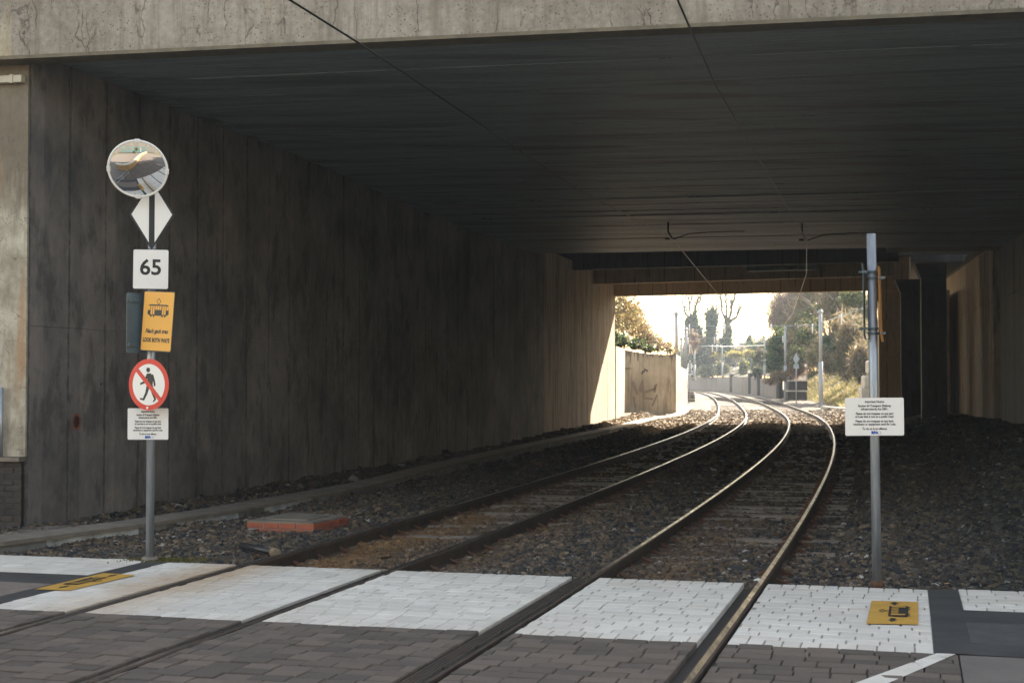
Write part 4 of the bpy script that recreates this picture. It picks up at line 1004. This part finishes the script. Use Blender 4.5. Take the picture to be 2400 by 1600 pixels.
# stepped stone blocks at the foot of the bank
sb = thing('stone_steps', 'dark stepped stone blocks with pale caps at the foot of the right bank', 'stone blocks', G(1868, 938))
for (u0, u1, vb, vt) in ((1846, 1892, 938, 917), (1849, 1893, 916, 893)):
    Yb = G(1868, 938).y + (0 if vb > 920 else 1.2); a, b = at(u0, vb, Yb), at(u1, vb, Yb); t = at(u0, vt, Yb).z
    n = 4
    for j in range(n):
        x0, x1 = a.x + (b.x - a.x) * j / n, a.x + (b.x - a.x) * (j + 1) / n
        MB().box(((x0 + x1) / 2, Yb + .5, (a.z + t) / 2), (x1 - x0 - .05, 1.0, t - a.z), ch=.05).build('stone_block', m_brickd, sb)
    MB().box(((a.x + b.x) / 2, Yb + .45, t + .04), (b.x - a.x, 1.1, .09)).build('cap_stone', m_chalk, sb)
ww = wall_strip('retaining_wall', [at(1850, 890, 128), at(1893, 866, 139)], [2.0, 3.3], -.3, .3, m_pan); tag(ww, 'sloping grey wing wall climbing the right bank above the stone blocks', 'wall')
for p_ in ([at(1850, 890, 128), at(1893, 866, 139)],): pass
ww.data.vertices.foreach_get
# pale kerb on the right, blocks by the near end of the bank
kb = thing('kerb', 'pale concrete kerb beside the right track at the edge of the sunlight', 'kerb', G(1960, 955))
for j in range(5):
    a, b = G(1930, 951.5, .1).lerp(G(2000, 957, .1), j / 5), G(1930, 951.5, .1).lerp(G(2000, 957, .1), (j + .97) / 5)
    MB().box(((a.x + b.x) / 2, (a.y + b.y) / 2, -.1), ((b - a).length, .35, .40), rz=math.atan2(b.y - a.y, b.x - a.x)).build('kerb_stone', m_chalk, kb)
blk = thing('stone_blocks', 'pale rough stone blocks stacked on the right bank behind the bare post', 'stone blocks', at(2030, 930, 88))
for (u, v, w_, h_) in ((2035, 925, 1.0, .9), (2040, 895, .9, .8), (2050, 860, .9, .8)):
    q = at(u, v, 88); MB().box(q, (w_, .9, h_), ch=.08).build('stone_block', m_chalk, blk)

def tubepole(u, vb, vt, Y, r, label, split=True):
    a = at(u, vb, Y); b = at(u, vt, Y)
    t = thing('overhead_line_pole', label, 'pole', a, 'overhead line poles beyond the bridge')
    z1 = a.z + (b.z - a.z) * .46
    MB().tube([(a.x, Y, a.z - .5), (a.x, Y, z1)], r, 12).build('lower_shaft', m_polew, t)
    MB().tube([(a.x, Y, z1), (a.x, Y, b.z)], r * .8, 12).build('upper_shaft', m_polew, t)
    MB().tube([(a.x, Y, b.z - .25), (a.x, Y, b.z - .12)], r * 1.35, 12).build('collar', m_polew, t)
    MB().box((a.x, Y, a.z + .03), (r * 4, r * 4, .08)).build('base_plate', m_polew, t)
    return a, b
tubepole(1924, 952, 725, 97.6, .15, 'nearest pale pole on the right of the tracks, left of the bare post')
tubepole(1841, 935, 765, 134, .14, 'second pale pole on the right, in front of the dark green bush')
tubepole(1792, 890, 787, 152, .12, 'third pale pole on the right, standing above the panelled wall')
tubepole(1693, 881, 812, 225, .12, 'slim far pole in front of the yellow-topped fence')
tubepole(1586, 945, 730, 101, .16, 'tall dark-topped pole behind the left retaining wall corner')
tubepole(1597, 930, 790, 135, .15, 'short pole between the two taller poles at the left of the gap')
tubepole(1608, 944, 767, 112, .14, 'pale pole just right of the left retaining wall')
tubepole(1628, 886, 818, 205, .15, 'short pole beside the small diamond sign on the left')
def span(u0, u1, v0, v1, Ya, Yb, label, us=()):
    t = thing('span_wire', label, 'span wire', at(u0, v0, Ya), 'cross-span wires between the poles')
    a, b = at(u0, v0, Ya), at(u1, v1, Yb); m = a.lerp(b, .5) - Vector((0, 0, .06)); MB().tube([a, m, b], .022, 6).build('wire', m_galv, t)
    for u in us:
        f = (u - u0) / (u1 - u0); q = a.lerp(b, f); MB().tube([q + Vector((0, 0, .1)), q - Vector((0, 0, .55))], .045, 6).build('insulator', m_signw, t)
span(1586, 1924, 763, 762, 101, 97.6, 'nearest cross-span wire with white insulators over the curve', (1617, 1701, 1810, 1905))
span(1597, 1841, 793, 789, 135, 134, 'middle cross-span wire over the distant curve', (1613, 1675, 1835))
span(1608, 1792, 811, 809, 112, 152, 'lowest, farthest cross-span wire over the distant curve', (1614, 1658, 1667))
span(1924, 2060, 757, 705, 97.6, 84, 'stay wire running from the nearest right pole up towards the bridge', (1977,))

def smallsign(u, v0, v1, vb, Y, back, label):
    a = at(u, vb, Y); t = thing('track_sign', label, 'sign', a); k_ = Y / F
    MB().tube([a, at(u, v0 - 14, Y)], .04, 8).build('pole', m_polew, t)
    m = m_galv if back else m_signw
    M = SM(at(u, v0, Y - .06)); dd = MB().prism([(0, -14 * k_), (7.5 * k_, 0), (0, 14 * k_), (-7.5 * k_, 0)], 0, .01, M).build('diamond_sign', m, t)
    if not back: MB().prism([(-.04, -11 * k_), (.04, -11 * k_), (.04, 11 * k_), (-.04, 11 * k_)], .012, .016, M).build('centre_bar', m_black, dd)
    M = SM(at(u, v1, Y - .06)); sq = MB().prism(rrect(12 * k_, 11 * k_, .03), 0, .01, M).build('square_sign', m, t)
    if not back: text('65', 8 * k_, M @ T(0, 0, .012), m_black, sq, bold=.01)
smallsign(1617, 858, 873, 940, 118, False, 'small white diamond and square track signs beside the left poles')
smallsign(1866, 841, 858, 946, 108, True, 'grey back of a diamond and square track sign on the right')
cb = thing('equipment_cabinet', 'squat brown cylindrical drum wrapped in bands at the foot of the left poles', 'drum', G(1617, 935))
q = G(1618, 938); MB().tube([(q.x, q.y, -.3), (q.x, q.y, .75)], .42, 16).build('drum', m_slab, cb)
for z in (.1, .55): MB().tube([(q.x, q.y, z - .04), (q.x, q.y, z + .04)], .45, 16).build('band', m_chalk, cb)

# planting ---------------------------------------------------------
def leaves(cents, n, size, pal, elong=1.0, up=0.0, seed=0, shell=.55, clump=.22):
    r = np.random.default_rng(seed); cents = np.array(cents, float); vol = cents[:, 3] * cents[:, 4] * cents[:, 5]; k_ = r.choice(len(cents), n, p=vol / vol.sum())
    d = r.normal(size=(n, 3)); d /= np.linalg.norm(d, axis=1)[:, None]; rad = shell + (1 - shell) * r.random(n) ** .7
    rad *= 1 + .22 * np.sin(d[:, 0] * 5 + k_) * np.cos(d[:, 2] * 6 + d[:, 1] * 3 + k_ * 2)
    # clumps: pull leaves towards random centres so gaps open
    nc_ = max(8, n // 60); cd = r.normal(size=(nc_, 3)); cd /= np.linalg.norm(cd, axis=1)[:, None]; ci = r.integers(0, nc_, n); d = d * (1 - .72) + cd[ci] * .72 + r.normal(0, clump, (n, 3))
    P = cents[k_, :3] + d * rad[:, None] * cents[k_, 3:6]
    a = r.normal(size=(n, 3)); a[:, 2] += up; a /= np.linalg.norm(a, axis=1)[:, None]; b = np.cross(a, r.normal(size=(n, 3))); b /= np.linalg.norm(b, axis=1)[:, None]
    sz = size * r.uniform(.5, 1.5, n)[:, None]; A = a * sz * elong; Bv = b * sz / max(1, elong ** .9) * .6
    Q = np.stack([P - A, P + Bv, P + A, P - Bv], 1).reshape(-1, 3); pal = np.array(pal); col = pal[(ci * 7 + r.integers(0, 2, n)) % len(pal)] * r.uniform(.65, 1.35, (n, 1))
    return Q, np.repeat(col, 4, 0)
def foliage(name, parts_, m, parent=None):
    Q = np.concatenate([p[0] for p in parts_]); cl = np.concatenate([p[1] for p in parts_]); return link(bpy.data.objects.new(name, np_mesh(name, Q, np.arange(len(Q)).reshape(-1, 4), m, cl)), parent)
def E(u, v, Y, rx, ry, rd_=None):
    q = at(u, v, Y); k_ = Y / F; return (q.x, q.y, q.z, rx * k_, (rd_ or rx) * k_, ry * k_)
def limb(mb, p, d, L_, r, depth, rnd, spread=.5, up=.25):
    pts = [p]; rs_ = [r]; n = 4
    for i in range(n):
        d = (d + Vector((rnd.gauss(0, .14), rnd.gauss(0, .14), rnd.gauss(0, .08) + up * .1))).normalized(); p = p + d * L_ / n; pts.append(p); rs_.append(r * (1 - .55 * (i + 1) / n))
    mb.tube(pts, rs_, 5 if depth < 2 else 3, cap=False)
    if depth > 0:
        for i in range(3 if depth > 1 else 4):
            q = pts[rnd.randint(2, n)]; d2 = (d + Vector((rnd.gauss(0, spread), rnd.gauss(0, spread), rnd.gauss(.1, spread * .5)))).normalized(); limb(mb, q, d2, L_ * rnd.uniform(.5, .75), rs_[-1] * .8, depth - 1, rnd, spread, up)
TAN = [(.30, .22, .10), (.21, .15, .07), (.38, .29, .14), (.14, .105, .055), (.18, .17, .07)]
GREEN = [(.035, .07, .02), (.06, .10, .025), (.09, .13, .03), (.02, .045, .018)]
OLIVE = [(.11, .12, .045), (.17, .15, .07), (.08, .09, .035), (.22, .20, .10)]
BROWN = [(.22, .16, .12), (.30, .22, .17), (.15, .11, .085), (.25, .20, .17)]
IVY = [(.02, .05, .015), (.035, .07, .02), (.05, .09, .025), (.10, .13, .05)]
def shrub(label, cents, n, size, pal, cat='shrub', m=None, elong=1.6, up=0.0, seed=1, group=None, twigs=0, tw_pal=BROWN, base=None):
    b0 = cents[0]; t = thing('shrub', label, cat, (b0[0], b0[1], b0[2] - b0[5]), group)
    foliage('foliage', [leaves(cents, n, size, pal, elong, up, seed)], m or m_leaf, t)
    mb = MB(); rnd = random.Random(seed)
    for c in cents:
        for _ in range(3 if not twigs else twigs): limb(mb, Vector((c[0] + rnd.gauss(0, .2 * c[3]), c[1], c[2] - c[5])), Vector((rnd.gauss(0, .4), rnd.gauss(0, .4), 1)).normalized(), c[5] * 1.1, .03 + .012 * c[5], 2 if twigs else 1, rnd)
    mb.build('stem', m_branch, t)['kind'] = 'stuff'; return t
# left of the gap
shrub('golden-leaved hedge rising high over the left retaining wall', [E(1448, 725, 84, 60, 62), E(1478, 760, 86, 45, 45), E(1420, 760, 82, 50, 60)], 5200, .075, TAN, seed=2, twigs=5)
shrub('tan scrub tapering down behind the left retaining wall', [E(1510, 785, 90, 36, 34), E(1540, 806, 94, 30, 24), E(1570, 815, 100, 22, 18), E(1490, 740, 92, 30, 34)], 3800, .075, TAN + BROWN, seed=3, twigs=5)
shrub('dark glossy ivy hanging over the top of the left retaining wall', [E(1455, 800, 79, 28, 16), E(1490, 808, 80, 26, 13), E(1520, 818, 80.5, 22, 9), E(1440, 790, 76, 16, 14)], 2600, .085, IVY + [(.28, .27, .18)], 'ivy', seed=4, elong=1.1)
shrub('thin brown twiggy scrub beside the tall left pole', [E(1625, 800, 170, 14, 26), E(1610, 815, 160, 12, 20)], 700, .12, BROWN, seed=5, twigs=4)
# ivy-clad pollards
def pollard(label, u, vb, vt, Y, arms, ivy, seed):
    a = at(u, vb, Y); t = thing('pollarded_tree', label, 'tree', a, 'ivy-clad trees on the skyline'); mb = MB(); rnd = random.Random(seed); kk = Y / F
    crown = at(u, vt + (vb - vt) * .45, Y); mb.tube([a, a.lerp(crown, .5), crown], [1.1, .8, .6], 7)
    for (du, dv, r0) in arms:
        tip = crown + Vector((du * kk, 0, dv * kk)); el = crown.lerp(tip, .5) + Vector((du * kk * .22, 0, -dv * kk * .08)); mb.tube([crown, el, tip], [r0 * .7, r0 * .5, r0 * .22], 6)
        for _ in range(9): limb(mb, crown.lerp(tip, rnd.uniform(.45, 1)), Vector((rnd.gauss(du / 60, .5), rnd.gauss(0, .3), 1)).normalized(), rnd.uniform(14, 30) * kk, .09, 2, rnd, .45, .5)
    mb.build('trunk', m_bark, t)
    foliage('ivy', [leaves([E(*i) for i in ivy], 3600, .30, IVY + [(.08, .085, .05)], 1.1, 0, seed)], m_leaf, t)
pollard('leftmost ivy-clad pollarded tree with thin upright twigs on the skyline', 1621, 850, 670, 262, [(-22, 45, .4), (-6, 55, .35), (12, 50, .4), (24, 70, .3)], [(1612, 775, 262, 9, 34), (1628, 770, 262, 10, 36), (1640, 790, 262, 8, 30)], 11)
pollard('middle ivy-clad pollarded tree with a dense dark head on the skyline', 1670, 850, 690, 258, [(-10, 30, .4), (6, 35, .4), (14, 25, .3)], [(1668, 752, 258, 15, 26), (1668, 790, 258, 12, 34)], 12)
pollard('rightmost pollarded tree with a crooked bare arm on the skyline', 1704, 850, 680, 256, [(-16, 62, .42), (-2, 78, .35), (10, 40, .45), (30, 30, .55), (14, 50, .4)], [(1705, 785, 256, 11, 34), (1700, 815, 256, 14, 24)], 13)
shrub('grey-green scrub under the skyline trees, left half', [E(1645, 835, 265, 34, 30), E(1625, 850, 262, 24, 34), E(1668, 850, 265, 22, 26), E(1600, 850, 265, 24, 34)], 9000, .26, OLIVE + IVY + BROWN[:2], seed=21)
shrub('pale bare thicket between the skyline trees', [E(1690, 815, 262, 26, 22), E(1712, 828, 262, 24, 18), E(1740, 825, 262, 22, 12), E(1660, 810, 262, 22, 24)], 6500, .26, [(.30, .24, .18), (.22, .18, .13), (.36, .31, .22)], seed=22, elong=3)
for i, (lb, cs) in enumerate((('distant olive hedge filling the view under the left pollarded trees', [E(1600 + k * 16, 848 - (k % 2) * 8, 292, 20, 34) for k in range(6)]),
                            ('distant brown hedge behind the yellow flowering hedge', [E(1690 + k * 15, 842 - (k % 3) * 3, 290, 18, 22) for k in range(5)]),
                            ('distant dark hedge behind the third right pole', [E(1765 + k * 15, 838 - k * 4, 240, 17, 34) for k in range(6)]))):
    shrub(lb, cs, 7000, .30, (OLIVE + BROWN, BROWN + OLIVE[:1], GREEN + OLIVE)[i], 'hedge', seed=70 + i)
# fence with yellow shrubs
fm = simple('blue_grey_fence_panel', (.17, .195, .22), (.11, .125, .14), 3, .8)
fe = thing('fence', 'blue-grey panel fence below the yellow flowering hedge', 'fence', at(1720, 884, 244))
for j in range(12):
    a, b = at(1668 + j * 8.8, 838 + (3 if j < 2 else 0) - j * .1, 262 - j * 3.4), at(1676 + j * 8.8, 884, 262 - (j + 1) * 3.4)
    MB().box(((a.x + b.x) / 2, (a.y + b.y) / 2, (a.z + b.z) / 2 + random.uniform(-.04, .04)), (abs(b.x - a.x) + .05, .1, abs(a.z - b.z)), rz=.0).build('panel', fm, fe)
shrub('bright yellow flowering hedge along the top of the fence', [E(1690, 834, 256, 20, 7), E(1725, 831, 246, 22, 8), E(1757, 828, 232, 16, 9)], 2600, .20, [(.34, .27, .05), (.26, .23, .06), (.20, .20, .06), (.40, .33, .10)], 'hedge', seed=23)
shrub('olive bush in front of the fence, left', [E(1690, 864, 246, 18, 18), E(1655, 872, 250, 20, 14)], 2400, .20, OLIVE, seed=24)
shrub('yellow-green bush in front of the fence, right', [E(1742, 862, 222, 12, 20)], 1300, .18, OLIVE + [(.30, .28, .06)], seed=25)
shrub('brown-green bramble between the fence and the third right pole', [E(1782, 845, 186, 16, 30), E(1776, 872, 182, 16, 14), E(1800, 850, 176, 14, 26)], 2600, .17, BROWN[2:3] + GREEN + OLIVE[:2], seed=26)
# house roof and conifer behind
hs = thing('house', 'low brown roof of a house behind the fence', 'house', at(1778, 840, 290))
q = at(1778, 815, 290); MB().box((q.x, q.y, q.z - 1), (7, 6, 4)).build('wall', m_slab, hs)
zt_ = at(1778, 795, 290).z; ze = at(1778, 806, 290).z
MB().add([(q.x - 4, q.y - 4, ze), (q.x + 4, q.y - 4, ze), (q.x + 4, q.y + 4, ze), (q.x - 4, q.y + 4, ze), (q.x - 2.4, q.y, zt_), (q.x + 4, q.y, zt_)], [(0, 1, 5, 4), (2, 3, 4, 5), (3, 0, 4), (1, 2, 5), (3, 2, 1, 0)]).build('roof', m_brickd, hs)
ct = thing('conifer', 'small dark conifer standing left of the brown roof', 'tree', at(1757, 830, 280))
foliage('crown', [leaves([E(1757, 812, 280, 9, 14), E(1757, 797, 280, 6, 12), E(1745, 815, 280, 12, 8)], 1500, .28, GREEN[:1] + GREEN[3:], 1.5, 0, 31)], m_leaf, ct)
MB().tube([at(1757, 835, 280), at(1757, 784, 280)], [.2, .05], 6).build('trunk', m_bark, ct)
ae = thing('television_aerial', 'thin rooftop aerial standing against the bright sky', 'aerial', at(1733, 760, 262))
MB().tube([at(1733, 800, 262), at(1733, 708, 262)], .05, 5).build('mast', m_bark, ae); MB().tube([at(1719, 713, 262), at(1745, 706, 262)], .04, 5).build('boom', m_bark, ae)
# right bank
shrub('large dark evergreen bush between the second and third right poles', [E(1822, 820, 142, 26, 48), E(1840, 795, 144, 30, 34), E(1812, 850, 141, 20, 26)], 6500, .12, GREEN + GREEN + [(.16, .17, .04)], 'bush', seed=41, elong=1.3)
shrub('rust-orange bracken patch at the foot of the evergreen bush', [E(1840, 882, 130, 34, 9), E(1872, 868, 128, 20, 14), E(1810, 893, 134, 18, 6)], 2600, .12, [(.20, .115, .07), (.17, .115, .07), (.25, .17, .10), (.14, .12, .07)], 'bracken', seed=42, elong=3, up=1)
def bare_tree(label, u, vb, vt, Y, spread, pal, n, seed, crown):
    a = at(u, vb, Y); t = thing('bare_tree', label, 'tree', a, 'bare winter trees on the right bank'); mb = MB(); rnd = random.Random(seed); kk = Y / F; h_ = (vb - vt) * kk
    for _ in range(5): limb(mb, a + Vector((rnd.gauss(0, .5), rnd.gauss(0, .5), 0)), Vector((rnd.gauss(0, .3), rnd.gauss(0, .2), 1)).normalized(), h_ * .62, .16, 3, rnd, spread, .3)
    mb.build('trunk', m_branch, t); foliage('crown', [leaves(crown, n, .15, pal, 4, .4, seed)], m_twig, t)
bare_tree('bare pinkish thicket of trees above the dark evergreen bush', 1835, 800, 660, 165, .4, BROWN, 8000, 51, [E(1838, 725, 165, 40, 50), E(1875, 700, 165, 36, 50), E(1815, 755, 165, 22, 26)])
bare_tree('bare greenish-brown trees left of the nearest right pole', 1895, 820, 650, 140, .4, BROWN + OLIVE, 6000, 52, [E(1905, 710, 140, 40, 55), E(1880, 770, 138, 34, 40)])
bare_tree('bare tree with pale stems above the right bank, behind the bare post', 1965, 820, 640, 122, .4, BROWN + OLIVE, 6500, 53, [E(1965, 715, 122, 42, 60), E(2010, 740, 120, 40, 70)])
shrub('evergreen growth high among the bare trees on the right', [E(1920, 735, 136, 30, 26), E(1960, 690, 130, 36, 24), E(1890, 690, 150, 24, 22), E(2000, 700, 118, 34, 30)], 6000, .10, GREEN + OLIVE, 'bush', seed=43)
shrub('mixed green undergrowth left of the nearest right pole', [E(1890, 800, 130, 32, 36), E(1870, 835, 127, 24, 22), E(1905, 770, 132, 30, 30)], 6000, .11, OLIVE + GREEN + BROWN[:2], seed=44)
shrub('blue-green bush halfway up the right bank', [E(1965, 815, 112, 26, 24), E(1945, 800, 114, 20, 20)], 3000, .10, [(.07, .11, .07), (.12, .16, .11), (.05, .08, .045)], seed=45)
shrub('brown bramble tangle on the upper right bank', [E(1990, 800, 108, 30, 50), E(1950, 850, 112, 34, 26), E(2015, 850, 104, 26, 50), E(1975, 770, 112, 30, 30)], 9000, .12, BROWN + OLIVE + TAN[2:4], seed=46, elong=3.5)
shrub('thin pale undergrowth right of the evergreen bush', [E(1870, 775, 146, 26, 26), E(1860, 810, 140, 18, 30)], 3600, .12, OLIVE + BROWN, seed=47)
shrub('dense bramble bank joining the evergreen bush to the right bank', [E(1860, 850, 150, 34, 36), E(1890, 840, 142, 30, 40), E(1835, 870, 148, 20, 16)], 8000, .14, OLIVE + BROWN, seed=48, elong=2)
shrub('dry olive-brown scrub high on the right bank beside the bare post', [E(1945, 815, 116, 36, 34), E(1985, 850, 108, 30, 40), E(1915, 835, 122, 26, 26), E(2000, 780, 112, 34, 50)], 9000, .13, [(.26, .22, .13), (.20, .17, .10), (.15, .15, .08), (.32, .27, .18)], seed=49, elong=3.2)
# dry grass on the right bank
gs = []; r = np.random.default_rng(77); n = 60000
s_ = r.uniform(74, 150, n) ; c_ = 5.6 + r.random(n) ** 1.1 * 12; xx, yy, _ = C(s_, c_); zz = smooth(128, 150, s_) * 1.9 + np.clip((c_ - 5.9).clip(0, 60) * (.62 - .30 * smooth(120, 165, s_)), 0, 8) + nz(xx, yy) * smooth(6, 9, c_)
P = np.stack([xx, yy, zz], -1); a = np.stack([r.normal(-.5, .5, n), r.normal(-.2, .4, n), r.uniform(.2, 1, n)], -1); a /= np.linalg.norm(a, axis=1)[:, None]; b = np.cross(a, r.normal(size=(n, 3))); b /= np.linalg.norm(b, axis=1)[:, None]; ln_ = r.uniform(.15, .55, n)[:, None]
Q = np.stack([P - b * .022, P + a * ln_ * .5 + b * .018, P + a * ln_, P + a * ln_ * .5 - b * .018], 1).reshape(-1, 3)
pl_ = np.array([(.26, .22, .08), (.18, .17, .06), (.34, .28, .13), (.11, .13, .04), (.22, .16, .08), (.40, .34, .18)]); patch = (np.sin(xx * .8 + yy * .3) + np.sin(yy * .5 - xx * .35) + r.normal(0, .8, n)); pi = np.clip(((patch + 2.5) / 5 * 6).astype(int), 0, 5); cl = pl_[pi] * r.uniform(.6, 1.3, (n, 1))
dg2 = foliage('dry_grass', [(Q, np.repeat(cl, 4, 0))], m_leaf); dg2['kind'] = 'stuff'; tag(dg2, 'dry tufted grass covering the right embankment', 'grass')
# moss and weeds at the left post
r = np.random.default_rng(5); n = 900; b0 = G(360, 1316, -.02)
P = np.stack([b0.x + r.normal(.1, .2, n), b0.y + r.normal(0, .10, n), np.full(n, -.012)], -1); a = np.stack([r.normal(0, .4, n), r.normal(0, .4, n), np.ones(n)], -1) * r.uniform(.01, .03, n)[:, None]; b = np.cross(a, r.normal(size=(n, 3))); b /= np.linalg.norm(b, axis=1)[:, None]
Q = np.stack([P - b * .008, P + a * .5 + b * .01, P + a, P - b * .012], 1).reshape(-1, 3)
ms = foliage('moss', [(Q, np.repeat(np.array([(.16, .15, .05)]) * r.uniform(.5, 1.3, (n, 1)), 4, 0))], m_leaf); ms['kind'] = 'stuff'; tag(ms, 'thin moss and weeds round the foot of the left post', 'moss')
ap = MB().add([V(sFar + d_, c_, z_) for d_, c_, z_ in ((-.01, -4.3, -.02), (-.01, -2.75, -.02), (.25, -2.9, -.05), (.32, -3.6, -.06), (.28, -4.3, -.06))], [(0, 1, 2, 3, 4)]).build('concrete_apron', m_slab); struct(ap)

for (u, v, cname, cc_, lb) in ((1786, 1262, 'fallen_leaf', (.22, .24, .06), 'yellow-green fallen leaf on the ballast between the right rails'),
        (1258, 1094, 'litter', (.7, .68, .62), 'tiny white scrap in the dark ballast left of the rails'), (2118, 1106, 'litter', (.45, .30, .14), 'tan scrap of paper on the right ballast bank'),
        (2300, 1130, 'litter', (.42, .29, .15), 'brown torn card on the right ballast bank near the frame edge'), (2192, 1372, 'litter', (.6, .58, .55), 'crumpled white scrap at the top of the right dark strip'),
        (2222, 1370, 'litter', (.55, .36, .16), 'orange-tan scrap beside the white scrap on the right dark strip'), (1775, 1362, 'litter', (.62, .6, .56), 'white twist of litter beside the far right rail')):
    q = G(u, v, .0 if v > 1300 else -.06); r = random.Random(u); mb = MB(); s_ = .035
    s0_, c0_ = SC(q); q.z = float(bz(s0_, c0_)) + .03 if v < 1340 else .01
    pts = [q + Vector((s_ * math.cos(a) * r.uniform(.6, 1.2), s_ * math.sin(a) * r.uniform(.6, 1.2), r.uniform(-.006, .022))) for a in (0, 1.1, 2.2, 3.1, 4.2, 5.2)]
    mb.add([q + Vector((0, 0, .012))] + pts, [(0, i + 1, (i + 1) % 6 + 1) for i in range(6)]); tag(mb.build(cname, simple(cname + '_' + str(u), cc_, None, 20, .8)), lb, 'leaf' if 'leaf' in cname else 'litter')

# ------------------------------------------------------------------ behind the camera (seen in the mirror)
sm_ = simple('sandstone_wall', (.42, .28, .13), (.28, .18, .08), 3, .9, bump=.6, bscale=12, bd=.02)
pw_ = thing('planter_wall', 'curved tan stone planter wall with a pale coping, reflected in the mirror', 'wall', (-6, 2, 0))
arc = [Vector((-8.4, 9.6, 0)), Vector((-6.8, 9.7, 0)), Vector((-5.5, 9.2, 0)), Vector((-4.7, 8.2, 0)), Vector((-4.2, 6.8, 0)), Vector((-3.5, 3.8, 0)), Vector((-2.6, 0.4, 0)), Vector((-1.2, -4, 0)), Vector((1.2, -9, 0)), Vector((5, -15, 0))]
wall_strip('stone_face', arc, 1.15, -.1, .45, sm_, pw_, -1)
wall_strip('coping', [p + Vector((0, 0, 0)) for p in arc], 1.28, 1.155, .55, m_chalk, pw_, -1)
rl = thing('railing', 'steel tube railing beside the planter wall, reflected in the mirror', 'railing', (-7, 8.5, 0))
rpts = [Vector((-6.6, 13.2, 0)), Vector((-5.9, 12.0, 0)), Vector((-5.3, 10.6, 0))]
for z in (.55, 1.05): MB().tube([p + Vector((0, 0, z)) for p in rpts], .03, 8).build('rail_tube', m_galv, rl)
for p in rpts: MB().tube([p, p + Vector((0, 0, 1.08))], .035, 8).build('post', m_galv, rl)
lp = thing('lamp_post', 'pale tall post on the paving behind the viewer, reflected in the mirror', 'post', (-2.2, 3.5, 0)); MB().tube([(-2.0, -1.5, 0), (-2.0, -1.5, 4.5)], .06, 12).build('shaft', m_polew, lp)
bl_ = thing('building', 'glass-fronted building behind the viewer, reflected in the mirror', 'building', (-10, -22, 0))
MB().box((-6, -20, 6.0), (44, 4, 12)).build('wall', m_wallr, bl_)
gl = simple('teal_glass', (.05, .11, .11), (.03, .07, .08), 3, .1)
for i in range(7):
    MB().box((-20.5 + i * 4.4, -17.97, 1.8), (2.6, .1, 3.0)).build('window', gl, bl_); MB().box((-20.5 + i * 4.4, -17.97, 5.3), (2.6, .1, 1.6)).build('window', gl, bl_)
shrub('round dark street tree behind the viewer, reflected in the mirror', [(-4.5, -13, 3.6, 1.5, 1.5, 1.6)], 1500, .14, GREEN, 'tree', seed=61)
